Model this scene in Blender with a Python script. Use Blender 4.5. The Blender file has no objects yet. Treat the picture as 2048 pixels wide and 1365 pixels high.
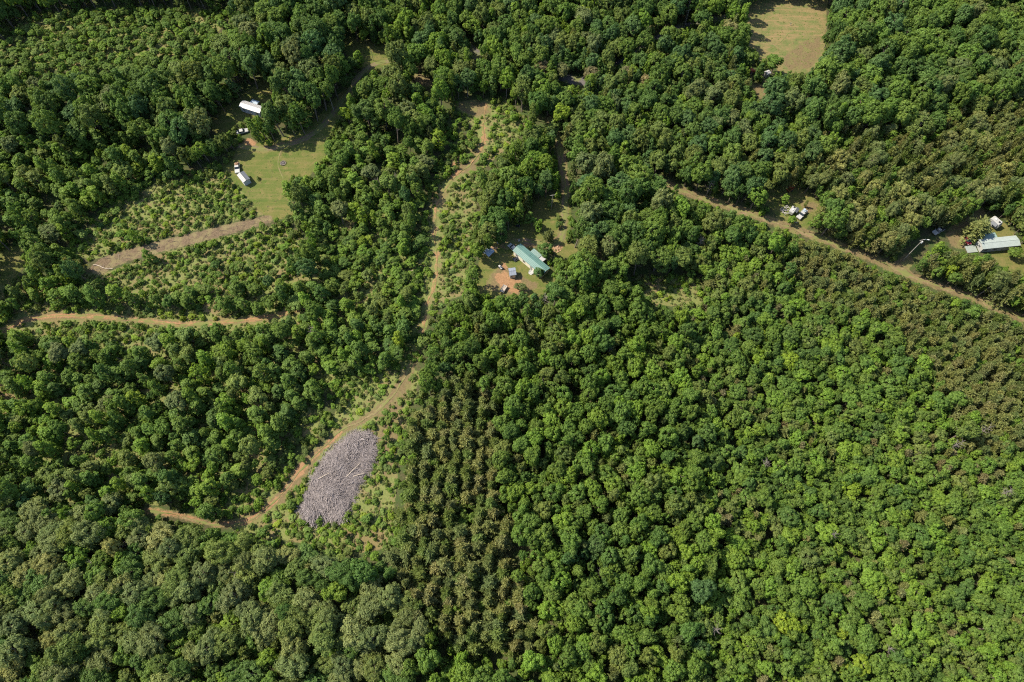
import bpy, math, random
import numpy as np
from mathutils import Vector, Matrix

rng = np.random.default_rng(7)
random.seed(7)
R = math.radians
C = bpy.context.scene.collection
scene = bpy.context.scene

# ------------------------------------------------------------------ camera, sky, sun, exposure
CAM_H, PITCH, FPX, PW, PH = 220.0, R(65.0), 2048 * 24 / 36, 2048.0, 1365.0
cam_data = bpy.data.cameras.new('camera')
cam_data.lens = 24.0
cam_data.sensor_width = 36.0
cam_data.clip_start = 1.0
cam_data.clip_end = 20000.0
cam = bpy.data.objects.new('camera', cam_data)
C.objects.link(cam)
cam.location = (0, 0, CAM_H)
cam.rotation_euler = (math.pi / 2 - PITCH, 0, 0)
scene.camera = cam

SUN_EL, SUN_AZ = R(49), R(-74)          # azimuth measured from +Y towards +X: the sun stands on the left
world = bpy.data.worlds.new('World')
scene.world = world
world.use_nodes = True
wn = world.node_tree
sky = wn.nodes.new('ShaderNodeTexSky')
sky.sky_type = 'NISHITA'
sky.sun_disc = False
sky.sun_elevation = SUN_EL
sky.sun_rotation = SUN_AZ % (2 * math.pi)
bg = wn.nodes['Background']
bg.inputs['Strength'].default_value = 0.12
wn.links.new(sky.outputs[0], bg.inputs[0])

sun_data = bpy.data.lights.new('sun', 'SUN')
sun_data.energy = 4.8
sun_data.angle = R(0.5)
sun_data.color = (1.0, 0.91, 0.74)
sun = bpy.data.objects.new('sun', sun_data)
C.objects.link(sun)
sdir = Vector((math.sin(SUN_AZ) * math.cos(SUN_EL), math.cos(SUN_AZ) * math.cos(SUN_EL), math.sin(SUN_EL)))
sun.rotation_euler = sdir.to_track_quat('Z', 'Y').to_euler()
sun.location = (0, 0, 400)

vs = scene.view_settings
vs.view_transform = 'Standard'
vs.look = 'None'
vs.gamma = 1.0
vs.exposure = 1.08
vs.use_curve_mapping = False
scene.cycles.use_denoising = False
scene.cycles.filter_width = 1.15
scene.cycles.max_bounces = 5
scene.cycles.diffuse_bounces = 3
scene.cycles.transmission_bounces = 3
scene.cycles.glossy_bounces = 2

# ------------------------------------------------------------------ camera geometry in numpy
FWD = np.array([0, math.cos(PITCH), -math.sin(PITCH)])
UPV = np.array([0, math.sin(PITCH), math.cos(PITCH)])


def terrain(x, y):
    return (1.6 * np.sin(x / 61 + 0.8) * np.sin(y / 83 + 0.3) + 1.0 * np.sin(x / 33 + y / 47)
            + 0.35 * np.sin(x / 13 + 1.1) * np.cos(y / 17))


def project(x, y, z):
    dz = z - CAM_H
    d = y * FWD[1] + dz * FWD[2]
    v = y * UPV[1] + dz * UPV[2]
    return 1024 + FPX * x / d, 682.5 - FPX * v / d, d


def ground_at(px, py, dz=0.0):
    """The ground point seen at a photo pixel (dz: the seen point lies that far above the ground)."""
    d = FWD + np.array([1, 0, 0]) * (px - 1024) / FPX + UPV * (682.5 - py) / FPX
    z = 0.0
    for _ in range(6):
        t = (z + dz - CAM_H) / d[2]
        x, y = d[0] * t, d[1] * t
        z = float(terrain(x, y))
    return float(x), float(y), z


# ------------------------------------------------------------------ rasters of the photo's ground zones
RS = 3
RW, RH = 683, 455
GX, GY = np.meshgrid((np.arange(RW) + 0.5) * RS, (np.arange(RH) + 0.5) * RS)


def poly_mask(poly):
    p = np.array(poly, float)
    inside = np.zeros(GX.shape, bool)
    j = len(p) - 1
    for i in range(len(p)):
        (xi, yi), (xj, yj) = p[i], p[j]
        c = ((yi > GY) != (yj > GY)) & (GX < (xj - xi) * (GY - yi) / ((yj - yi) or 1e-9) + xi)
        inside ^= c
        j = i
    return inside


def line_mask(pts, w):
    m = np.full(GX.shape, 1e9)
    for (x0, y0), (x1, y1) in zip(pts[:-1], pts[1:]):
        dx, dy = x1 - x0, y1 - y0
        t = np.clip(((GX - x0) * dx + (GY - y0) * dy) / (dx * dx + dy * dy + 1e-9), 0, 1)
        m = np.minimum(m, np.hypot(GX - x0 - t * dx, GY - y0 - t * dy))
    return m < w


def blur(a, n=2):
    a = a.astype(float)
    for _ in range(n):
        p = np.pad(a, 1, mode='edge')
        a = sum(p[i:i + a.shape[0], j:j + a.shape[1]] for i in range(3) for j in range(3)) / 9
    return a


def sample(r, px, py):
    i = np.clip((py / RS).astype(int), 0, RH - 1)
    j = np.clip((px / RS).astype(int), 0, RW - 1)
    return r[i, j]


def sample_lin(r, px, py):
    u = np.clip(px / RS - 0.5, 0, RW - 1.001)
    v = np.clip(py / RS - 0.5, 0, RH - 1.001)
    j, i = u.astype(int), v.astype(int)
    fu, fv = u - j, v - i
    return (r[i, j] * (1 - fu) * (1 - fv) + r[i, j + 1] * fu * (1 - fv) + r[i + 1, j] * (1 - fu) * fv + r[i + 1, j + 1] * fu * fv)


TRACK_LEFT = [(-60, 695), (0, 665), (45, 641), (95, 634), (160, 632), (230, 636), (300, 643), (370, 650), (440, 645), (520, 638), (570, 628), (622, 612)]
TRACK_PILE = [(836, 705), (822, 735), (803, 768), (772, 808), (725, 842), (682, 862), (645, 898), (606, 935), (575, 975), (540, 1012), (490, 1046), (430, 1050), (350, 1030), (295, 1022)]
TRACK_MID = [(975, 200), (966, 245), (966, 290), (946, 325), (915, 350), (890, 378), (873, 420), (870, 470), (874, 530), (866, 580), (852, 612), (846, 660), (836, 705)]
ROAD_RIGHT = [(1262, 338), (1300, 356), (1340, 372), (1400, 395), (1470, 417), (1560, 448), (1605, 464), (1680, 492), (1750, 520), (1800, 543), (1870, 570), (1950, 597), (2048, 640), (2100, 664)]
DRIVE_HOME = [(1100, 235), (1118, 290), (1125, 320), (1131, 380), (1128, 440), (1122, 478), (1092, 489), (1045, 484), (1010, 492)]
DRIVE_LEFT = [(812, 116), (780, 122), (742, 133), (712, 160), (690, 195), (655, 240), (615, 275), (572, 290), (530, 298), (480, 292), (420, 288), (395, 296)]
ROAD_PAVED = [(800, 20), (870, 58), (930, 92), (962, 116), (1000, 133), (1060, 146), (1110, 153), (1170, 163), (1240, 162)]
ROAD_TOP = [(1225, 135), (1262, 108), (1310, 78), (1365, 52), (1425, 40), (1472, 28), (1500, 0), (1520, -40)]

LAWN_POLYS = [
    [(452, 330), (475, 306), (520, 300), (600, 296), (645, 284), (640, 322), (612, 348), (575, 345), (566, 372), (575, 405), (585, 425), (545, 432), (520, 416), (492, 382), (462, 352)],
    [(470, 306), (560, 286), (622, 262), (668, 205), (700, 180), (690, 210), (668, 240), (645, 290), (560, 300)],
    [(425, 250), (450, 225), (490, 196), (530, 165), (548, 186), (520, 205), (518, 225), (482, 232), (470, 250), (440, 262)],
    [(688, 84), (715, 88), (770, 98), (803, 120), (760, 128), (732, 138), (708, 120)],
    [(1528, 396), (1560, 382), (1592, 376), (1622, 398), (1642, 412), (1622, 440), (1600, 462), (1572, 446), (1552, 418)],
    [(0, 505), (38, 498), (46, 525), (22, 556), (0, 566)],
    [(1018, 470), (1040, 448), (1082, 400), (1128, 394), (1136, 440), (1126, 482), (1080, 486), (1040, 480)],
    [(958, 584), (968, 520), (992, 492), (1035, 488), (1105, 548), (1102, 562), (1086, 582), (1020, 592)],
    [(1985, 508), (2048, 496), (2048, 545), (2012, 532)], [(1982, 448), (2004, 452), (2026, 470), (2000, 474)],
    [(1112, 500), (1138, 488), (1148, 500), (1122, 512)],
]
FIELD_POLYS = [[(1496, 30), (1528, -20), (1650, -20), (1646, 60), (1641, 118), (1622, 138), (1592, 146), (1562, 142), (1548, 118), (1520, 118), (1500, 88)]]
DRY_POLYS = [  # tan, dry or worn ground
    [(175, 542), (198, 517), (300, 487), (430, 456), (540, 430), (548, 444), (440, 474), (320, 504), (240, 528), (200, 550)],
    [(965, 580), (985, 545), (1010, 530), (1050, 555), (1085, 570), (1040, 592)],
    [(990, 490), (1035, 476), (1085, 486), (1060, 492), (1010, 500)],
    [(1605, 85), (1640, 70), (1640, 118), (1620, 138), (1575, 140), (1560, 120)],
    [(1595, 400), (1630, 405), (1640, 415), (1615, 430)], [(1890, 470), (1905, 450), (1925, 440), (1960, 415), (1975, 425), (1950, 445), (1930, 470), (1935, 500), (1905, 495)],
    [(1780, 532), (1815, 505), (1830, 525), (1800, 552)],
    [(915, 205), (975, 205), (985, 225), (955, 235), (920, 222)], [(900, 310), (950, 300), (955, 345), (910, 350)],
    [(800, 750), (830, 745), (790, 860), (770, 900), (740, 860)], [(820, 140), (862, 158), (868, 176), (830, 168)],
    [(735, 858), (775, 840), (800, 880), (780, 960), (752, 940), (757, 895)], [(545, 1000), (600, 925), (640, 890), (660, 880), (610, 960), (570, 1012)], [(1500, 165), (1528, 172), (1538, 200), (1520, 200)],
]
SOIL_POLYS = [[(985, 548), (1010, 545), (1050, 575), (1030, 590), (1000, 575)], [(1015, 488), (1040, 484), (1080, 492), (1060, 496), (1020, 496)], [(998, 532), (1010, 526), (1020, 540), (1012, 546)], [(962, 255), (972, 255), (974, 285), (962, 285)], [(1105, 488), (1125, 490), (1120, 502), (1102, 502)],
              [(595, 930), (625, 915), (612, 945), (585, 965)], [(500, 276), (518, 286), (508, 296), (480, 282)], [(396, 286), (420, 280), (416, 294), (398, 298)],
              [(900, 330), (915, 322), (918, 345), (890, 355)], [(1030, 552), (1048, 560), (1036, 566)], [(275, 1160), (290, 1150), (292, 1170)]]
SCRUB_POLYS = [
    [(120, 505), (235, 400), (310, 372), (430, 330), (455, 332), (490, 385), (535, 428), (300, 482), (190, 520)],
    [(180, 556), (320, 508), (450, 474), (560, 448), (610, 480), (560, 540), (420, 570), (240, 575)],
    [(0, 95), (70, 30), (300, 14), (470, 20), (420, 90), (300, 130), (130, 140), (0, 145)],
    [(905, 205), (1010, 195), (1060, 250), (1010, 300), (965, 340), (950, 430), (940, 520), (925, 590), (850, 620), (840, 560), (850, 440), (870, 370), (920, 300), (945, 250)],
    [(440, 1050), (560, 985), (640, 890), (700, 845), (800, 745), (845, 740), (800, 880), (790, 1000), (780, 1095), (700, 1110), (600, 1085), (520, 1075)],
    [(660, 845), (700, 770), (820, 725), (830, 745), (730, 840), (660, 880)],
    [(1265, 552), (1400, 556), (1405, 615), (1310, 612)],
    [(60, 640), (300, 650), (300, 675), (60, 672)], [(140, 600), (440, 610), (520, 630), (160, 630)],
    [(640, 470), (850, 470), (850, 620), (760, 640), (660, 560)],
    [(520, 800), (640, 800), (640, 870), (560, 900)],
]
LOW_EXTRA = [[(808, 742), (826, 640), (826, 560), (838, 440), (852, 370), (890, 310), (895, 205), (985, 200), (1015, 225), (1005, 290), (968, 345), (950, 430), (940, 520), (925, 590), (880, 640), (850, 738)], [(660, 480), (760, 470), (800, 520), (780, 600), (700, 560)], [(640, 760), (720, 760), (700, 820), (640, 820)], [(60, 610), (330, 615), (330, 660), (60, 665)], [(600, 830), (690, 800), (700, 860), (640, 900), (590, 960), (560, 930)], [(450, 1015), (560, 890), (640, 790), (740, 745), (815, 725), (830, 745), (770, 840), (640, 910), (580, 1000), (480, 1050)]]
CLEAR_POLYS = LAWN_POLYS + FIELD_POLYS + DRY_POLYS[:8] + [
    [(600, 1022), (640, 928), (690, 876), (735, 862), (754, 900), (742, 932), (716, 972), (690, 1042), (626, 1048)],
    [(1778, 532), (1852, 462), (1888, 462), (1900, 470), (1826, 534)],
    [(478, 200), (522, 208), (524, 224), (480, 226)], [(476, 256), (498, 258), (496, 270), (478, 268)],
    [(1925, 478), (1962, 466), (2040, 470), (2044, 502), (1960, 506), (1925, 502)], [(1978, 428), (2010, 440), (2008, 462), (1990, 458)],
    [(1010, 484), (1050, 484), (1104, 540), (1098, 562), (1060, 560)],
    [(1500, 136), (1512, 136), (1512, 150), (1500, 150)], [(1528, 138), (1542, 138), (1542, 152), (1528, 152)],
    [(940, 88), (966, 112), (958, 122), (934, 100)], [(1120, 148), (1172, 156), (1172, 170), (1120, 162)],
    [(1500, 165), (1530, 172), (1540, 198), (1518, 198)],
    [(500, 274), (520, 286), (508, 298), (478, 284)], [(826, 142), (862, 158), (868, 176), (836, 166)],
    [(1082, 262), (1090, 232), (1096, 236), (1092, 262)],
]
clear = np.zeros(GX.shape, bool)
for p in CLEAR_POLYS:
    clear |= poly_mask(p)
for pts, w in ((TRACK_LEFT[:6], 6), (TRACK_LEFT[5:11], 4), (TRACK_PILE[1:], 7), (TRACK_MID[1:12], 5), (ROAD_RIGHT[1:7], 3.5), (ROAD_RIGHT[6:], 5.5), (DRIVE_HOME[1:], 7), (DRIVE_LEFT[:5], 3), (DRIVE_LEFT[5:10], 6), (ROAD_TOP, 2)):
    clear |= line_mask(pts, w)

low_only = np.zeros(GX.shape, bool)
for p in SCRUB_POLYS[:8] + LOW_EXTRA:
    low_only |= poly_mask(p)

lawn_r = np.zeros(GX.shape, bool)
for p in LAWN_POLYS:
    lawn_r |= poly_mask(p)
field_r = np.zeros(GX.shape, bool)
for p in FIELD_POLYS:
    field_r |= poly_mask(p)
dry_r = np.zeros(GX.shape, bool)
for p in DRY_POLYS:
    dry_r |= poly_mask(p)
for pts, w in ((TRACK_LEFT, 6), (TRACK_PILE, 7), (ROAD_RIGHT, 8), (DRIVE_HOME, 8), (DRIVE_LEFT[6:], 6)):
    dry_r |= line_mask(pts, w)
soil_r = np.zeros(GX.shape, bool)
for p in SOIL_POLYS:
    soil_r |= poly_mask(p)
for pts, w in ((TRACK_LEFT, 3), (TRACK_MID, 2), (TRACK_PILE[5:], 4)):
    soil_r |= line_mask(pts, w)
scrub_r = np.zeros(GX.shape, bool)
for p in SCRUB_POLYS:
    scrub_r |= poly_mask(p)
slash_r = poly_mask(DRY_POLYS[0]) | poly_mask(CLEAR_POLYS[len(LAWN_POLYS) + 1 + 8])


def grow(a, n):
    for _ in range(n):
        p = np.pad(a, 1)
        a = p[1:-1, 1:-1] | p[:-2, 1:-1] | p[2:, 1:-1] | p[1:-1, :-2] | p[1:-1, 2:]
    return a


lawn_r, field_r = grow(lawn_r, 3), grow(field_r, 2)
for z_, poly_ in [(7, [(0, 560), (180, 550), (420, 575), (560, 540), (640, 500), (700, 560), (860, 640), (830, 720), (700, 770), (620, 800), (560, 900), (600, 960), (520, 1020), (300, 1010), (0, 1000)]), (12, [(620, 440), (850, 420), (860, 620), (760, 650), (640, 560)])]:
    scrub_r |= poly_mask(poly_)
lawn_b, field_b, dry_b, soil_b, scrub_b, slash_b = [blur(a, 2) for a in (lawn_r | field_r, field_r, dry_r, soil_r, scrub_r, slash_r)]

# ------------------------------------------------------------------ materials
MATS = {}


def new_mat(name):
    m = bpy.data.materials.new(name)
    m.use_nodes = True
    nt = m.node_tree
    nt.nodes.clear()
    out = nt.nodes.new('ShaderNodeOutputMaterial')
    MATS[name] = m
    return m, nt, out


def node(nt, typ, **kw):
    n = nt.nodes.new(typ)
    for k, v in kw.items():
        setattr(n, k, v)
    return n


def noise(nt, vec, scale, detail=4, rough=0.6):
    n = node(nt, 'ShaderNodeTexNoise')
    n.inputs['Scale'].default_value = scale
    n.inputs['Detail'].default_value = detail
    n.inputs['Roughness'].default_value = rough
    nt.links.new(vec, n.inputs['Vector'])
    return n.outputs['Fac']


def math_node(nt, op, a, b=None, clamp=False):
    n = node(nt, 'ShaderNodeMath', operation=op, use_clamp=clamp)
    for i, v in enumerate((a, b)):
        if v is None:
            continue
        if isinstance(v, (int, float)):
            n.inputs[i].default_value = v
        else:
            nt.links.new(v, n.inputs[i])
    return n.outputs[0]


def maprange(nt, v, a, b, c=0.0, d=1.0):
    n = node(nt, 'ShaderNodeMapRange')
    n.clamp = True
    nt.links.new(v, n.inputs[0])
    for i, q in enumerate((a, b, c, d)):
        n.inputs[i + 1].default_value = q
    return n.outputs[0]


def mix(nt, f, a, b, blend='MIX'):
    n = node(nt, 'ShaderNodeMix', data_type='RGBA', blend_type=blend)
    for s, v in ((n.inputs[0], f), (n.inputs[6], a), (n.inputs[7], b)):
        if isinstance(v, (int, float)):
            s.default_value = v
        elif isinstance(v, tuple):
            s.default_value = (*v, 1)
        else:
            nt.links.new(v, s)
    return n.outputs[2]


def paint(name, col, rough=0.5, metal=0.0, var=0.25, scale=3.0, bump=0.0):
    m, nt, out = new_mat(name)
    b = node(nt, 'ShaderNodeBsdfPrincipled')
    tc = node(nt, 'ShaderNodeTexCoord')
    f = noise(nt, tc.outputs['Object'], scale, 5, 0.65)
    c = mix(nt, maprange(nt, f, 0.3, 0.7), tuple(x * (1 - var) for x in col), tuple(min(1, x * (1 + var)) for x in col))
    nt.links.new(c, b.inputs['Base Color'])
    b.inputs['Roughness'].default_value = rough
    b.inputs['Metallic'].default_value = metal
    nt.links.new(b.outputs[0], out.inputs[0])
    return m


def leaf_mat(name, transl=0.3, lo=0.72, hi=1.3):
    m, nt, out = new_mat(name)
    a = node(nt, 'ShaderNodeAttribute', attribute_type='INSTANCER', attribute_name='tint')
    v = node(nt, 'ShaderNodeAttribute', attribute_type='GEOMETRY', attribute_name='leafvar')
    k = maprange(nt, v.outputs['Fac'], 0, 1, lo, hi)
    comb = node(nt, 'ShaderNodeCombineXYZ')
    warm = maprange(nt, v.outputs['Fac'], 0, 1, lo * 0.9, hi * 1.12)
    nt.links.new(warm, comb.inputs[0])
    nt.links.new(k, comb.inputs[1])
    nt.links.new(k, comb.inputs[2])
    col = mix(nt, 1.0, a.outputs['Color'], comb.outputs[0], 'MULTIPLY')
    d = node(nt, 'ShaderNodeBsdfDiffuse')
    t = node(nt, 'ShaderNodeBsdfTranslucent')
    g = node(nt, 'ShaderNodeBsdfGlossy')
    g.inputs['Roughness'].default_value = 0.6
    g.inputs['Color'].default_value = (0.75, 0.85, 0.7, 1)
    tcol = mix(nt, 1.0, col, (1.25, 1.2, 0.55), 'MULTIPLY')
    nt.links.new(col, d.inputs['Color'])
    nt.links.new(tcol, t.inputs['Color'])
    m1 = node(nt, 'ShaderNodeMixShader')
    m1.inputs[0].default_value = transl
    nt.links.new(d.outputs[0], m1.inputs[1])
    nt.links.new(t.outputs[0], m1.inputs[2])
    m2 = node(nt, 'ShaderNodeMixShader')
    m2.inputs[0].default_value = 0.014
    nt.links.new(m1.outputs[0], m2.inputs[1])
    nt.links.new(g.outputs[0], m2.inputs[2])
    nt.links.new(m2.outputs[0], out.inputs[0])
    return m


M_LEAF = leaf_mat('leaf', 0.42, 0.66, 1.42)
M_NEEDLE = leaf_mat('needle', 0.36, 0.66, 1.42)
M_BARK = paint('bark', (0.13, 0.105, 0.085), 0.95, var=0.4)
M_DEAD = paint('dead_wood', (0.16, 0.138, 0.132), 0.95, var=0.35, scale=0.5)
M_SNAG = paint('snag_wood', (0.145, 0.125, 0.11), 0.95, var=0.3)
M_PALE_WOOD = paint('pale_wood', (0.36, 0.30, 0.24), 0.9, var=0.25)


def ground_mat():
    m, nt, out = new_mat('ground_cover')
    geo = node(nt, 'ShaderNodeNewGeometry')
    pos = geo.outputs['Position']
    ma = node(nt, 'ShaderNodeAttribute', attribute_name='mask_a')
    mb = node(nt, 'ShaderNodeAttribute', attribute_name='mask_b')
    sa = node(nt, 'ShaderNodeSeparateColor')
    sb = node(nt, 'ShaderNodeSeparateColor')
    nt.links.new(ma.outputs['Color'], sa.inputs[0])
    nt.links.new(mb.outputs['Color'], sb.inputs[0])
    big = noise(nt, pos, 0.05, 4)
    mid = noise(nt, pos, 0.28, 5, 0.65)
    fine = noise(nt, pos, 1.6, 5, 0.7)
    vfine = noise(nt, pos, 5.0, 3, 0.7)
    grain = math_node(nt, 'ADD', math_node(nt, 'MULTIPLY', fine, 0.6), math_node(nt, 'MULTIPLY', vfine, 0.4))
    # forest floor: leaf litter and low weeds
    litter = mix(nt, maprange(nt, grain, 0.38, 0.62), (0.035, 0.040, 0.014), (0.085, 0.075, 0.04))
    litter = mix(nt, maprange(nt, mid, 0.42, 0.58), litter, (0.045, 0.068, 0.020))
    # rough weedy ground
    weeds = mix(nt, maprange(nt, grain, 0.36, 0.64), (0.080, 0.110, 0.028), (0.170, 0.172, 0.062))
    weeds = mix(nt, maprange(nt, mid, 0.50, 0.60, 0, .85), weeds, (0.150, 0.118, 0.056))
    weeds = mix(nt, maprange(nt, big, 0.56, 0.64, 0, .7), weeds, (0.155, 0.105, 0.055))
    # lawn
    grass = mix(nt, maprange(nt, big, 0.36, 0.64), (0.064, 0.094, 0.020), (0.116, 0.110, 0.034))
    grass = mix(nt, maprange(nt, mid, 0.48, 0.68), grass, (0.16, 0.124, 0.050))
    grass = mix(nt, maprange(nt, grain, 0.38, 0.62, 0.0, 0.55), grass, (0.075, 0.098, 0.022))
    mp = node(nt, 'ShaderNodeMapping')
    nt.links.new(pos, mp.inputs['Vector'])
    mp.inputs['Rotation'].default_value = (0, 0, 0.6)
    mp.inputs['Scale'].default_value = (0.05, 0.55, 1)
    streak = noise(nt, mp.outputs[0], 1.0, 5, 0.7)
    grass = mix(nt, maprange(nt, streak, 0.5, 0.66, 0, 0.65), grass, (0.15, 0.122, 0.05))
    grass = mix(nt, maprange(nt, streak, 0.44, 0.34, 0, 0.6), grass, (0.05, 0.085, 0.018))
    # field: greyer and browner grass
    field = mix(nt, maprange(nt, mid, 0.4, 0.62), (0.092, 0.112, 0.036), (0.178, 0.128, 0.062))
    field = mix(nt, maprange(nt, grain, 0.35, 0.65, 0.0, 0.4), field, (0.12, 0.125, 0.045))
    field = mix(nt, maprange(nt, streak, 0.5, 0.62, 0, 0.7), field, (0.205, 0.142, 0.072))
    field = mix(nt, maprange(nt, streak, 0.45, 0.36, 0, 0.55), field, (0.075, 0.105, 0.030))
    # dry tan ground and orange clay
    dry = mix(nt, maprange(nt, grain, 0.36, 0.64), (0.088, 0.074, 0.034), (0.170, 0.122, 0.066))
    dry = mix(nt, maprange(nt, mid, 0.5, 0.62, 0.0, 0.7), dry, (0.13, 0.135, 0.045))
    soil = mix(nt, maprange(nt, grain, 0.36, 0.64), (0.17, 0.095, 0.048), (0.28, 0.165, 0.09))
    slash = mix(nt, maprange(nt, grain, 0.4, 0.6), (0.076, 0.056, 0.035), (0.155, 0.112, 0.072))
    slash = mix(nt, maprange(nt, mid, 0.45, 0.6, 0, 0.75), slash, (0.17, 0.145, 0.07))

    def msk(v, wob=0.55):
        n1 = math_node(nt, 'SUBTRACT', mid, 0.5)
        n2 = math_node(nt, 'SUBTRACT', fine, 0.5)
        s = math_node(nt, 'ADD', v, math_node(nt, 'MULTIPLY', n1, wob * 1.6))
        s = math_node(nt, 'ADD', s, math_node(nt, 'MULTIPLY', n2, wob))
        return maprange(nt, s, 0.38, 0.62)
    c = mix(nt, msk(sb.outputs[0]), litter, weeds)
    c = mix(nt, msk(sa.outputs[0], 0.35), c, grass)
    c = mix(nt, msk(sb.outputs[2], 0.3), c, field)
    c = mix(nt, msk(sa.outputs[1], 0.9), c, dry)
    c = mix(nt, msk(sb.outputs[1], 0.7), c, slash)
    c = mix(nt, msk(sa.outputs[2], 0.9), c, soil)
    b = node(nt, 'ShaderNodeBsdfPrincipled')
    nt.links.new(c, b.inputs['Base Color'])
    b.inputs['Roughness'].default_value = 0.95
    b.inputs['Specular IOR Level'].default_value = 0.12
    bp = node(nt, 'ShaderNodeBump')
    bp.inputs['Strength'].default_value = 0.7
    bp.inputs['Distance'].default_value = 0.35
    nt.links.new(grain, bp.inputs['Height'])
    nt.links.new(bp.outputs[0], b.inputs['Normal'])
    nt.links.new(b.outputs[0], out.inputs[0])
    return m


M_GROUND = ground_mat()


def track_mat(name, a, b_, grass_mid):
    m, nt, out = new_mat(name)
    geo = node(nt, 'ShaderNodeNewGeometry')
    pos = geo.outputs['Position']
    uv = node(nt, 'ShaderNodeUVMap')
    sep = node(nt, 'ShaderNodeSeparateXYZ')
    nt.links.new(uv.outputs[0], sep.inputs[0])
    fine = noise(nt, pos, 1.3, 5, 0.7)
    mid = noise(nt, pos, 0.22, 4)
    c = mix(nt, maprange(nt, fine, 0.35, 0.65), a, b_)
    c = mix(nt, maprange(nt, mid, 0.45, 0.56, 0, 0.9), c, (0.115, 0.130, 0.042))
    x = math_node(nt, 'ABSOLUTE', math_node(nt, 'SUBTRACT', sep.outputs[0], 0.5))
    x = math_node(nt, 'ADD', x, math_node(nt, 'MULTIPLY', math_node(nt, 'SUBTRACT', fine, 0.5), 0.25))
    if grass_mid:
        c = mix(nt, maprange(nt, x, 0.06, 0.14, 0.75, 0.0), c, (0.13, 0.14, 0.045))
    c = mix(nt, maprange(nt, x, 0.38, 0.5, 0.0, 0.8), c, (0.16, 0.14, 0.06))
    b = node(nt, 'ShaderNodeBsdfPrincipled')
    nt.links.new(c, b.inputs['Base Color'])
    b.inputs['Roughness'].default_value = 0.95
    b.inputs['Specular IOR Level'].default_value = 0.1
    nt.links.new(b.outputs[0], out.inputs[0])
    return m


M_CLAY = track_mat('clay_track', (0.17, 0.092, 0.046), (0.28, 0.165, 0.09), True)
M_DIRT = track_mat('dirt_road', (0.115, 0.085, 0.046), (0.20, 0.145, 0.085), True)
M_DRIVE = track_mat('driveway', (0.095, 0.070, 0.048), (0.175, 0.128, 0.088), True)
M_ASPHALT = track_mat('asphalt', (0.075, 0.068, 0.068), (0.115, 0.106, 0.104), False)

# ------------------------------------------------------------------ mesh helpers


def mesh_np(name, V, F, mats, midx=None, var=None, smooth=False):
    V = np.asarray(V, np.float32)
    F = np.asarray(F, np.int32)
    me = bpy.data.meshes.new(name)
    n, k = F.shape
    me.vertices.add(len(V))
    me.vertices.foreach_set('co', V.ravel())
    me.loops.add(n * k)
    me.loops.foreach_set('vertex_index', F.ravel())
    me.polygons.add(n)
    me.polygons.foreach_set('loop_start', np.arange(0, n * k, k, dtype=np.int32))
    for m in mats:
        me.materials.append(m)
    if midx is not None:
        me.polygons.foreach_set('material_index', np.asarray(midx, np.int32))
    if smooth:
        me.polygons.foreach_set('use_smooth', np.ones(n, bool))
    if var is not None:
        at = me.attributes.new('leafvar', 'FLOAT', 'FACE')
        at.data.foreach_set('value', np.asarray(var, np.float32))
    me.update(calc_edges=True)
    me.validate()
    return me


def link(name, me, parent=None):
    o = bpy.data.objects.new(name, me)
    C.objects.link(o)
    if parent is not None:
        o.parent = parent
    return o


def tag(o, label, cat, group=None):
    o['label'] = label
    o['category'] = cat
    if group:
        o['group'] = group
    return o


def structure(o):
    o['kind'] = 'structure'
    return o


def thing(name, label, cat, loc, rotz=0.0, group=None):
    o = bpy.data.objects.new(name, None)
    o.empty_display_size = 0.5
    C.objects.link(o)
    o.location = loc
    o.rotation_euler = (0, 0, rotz)
    return tag(o, label, cat, group)


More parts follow.
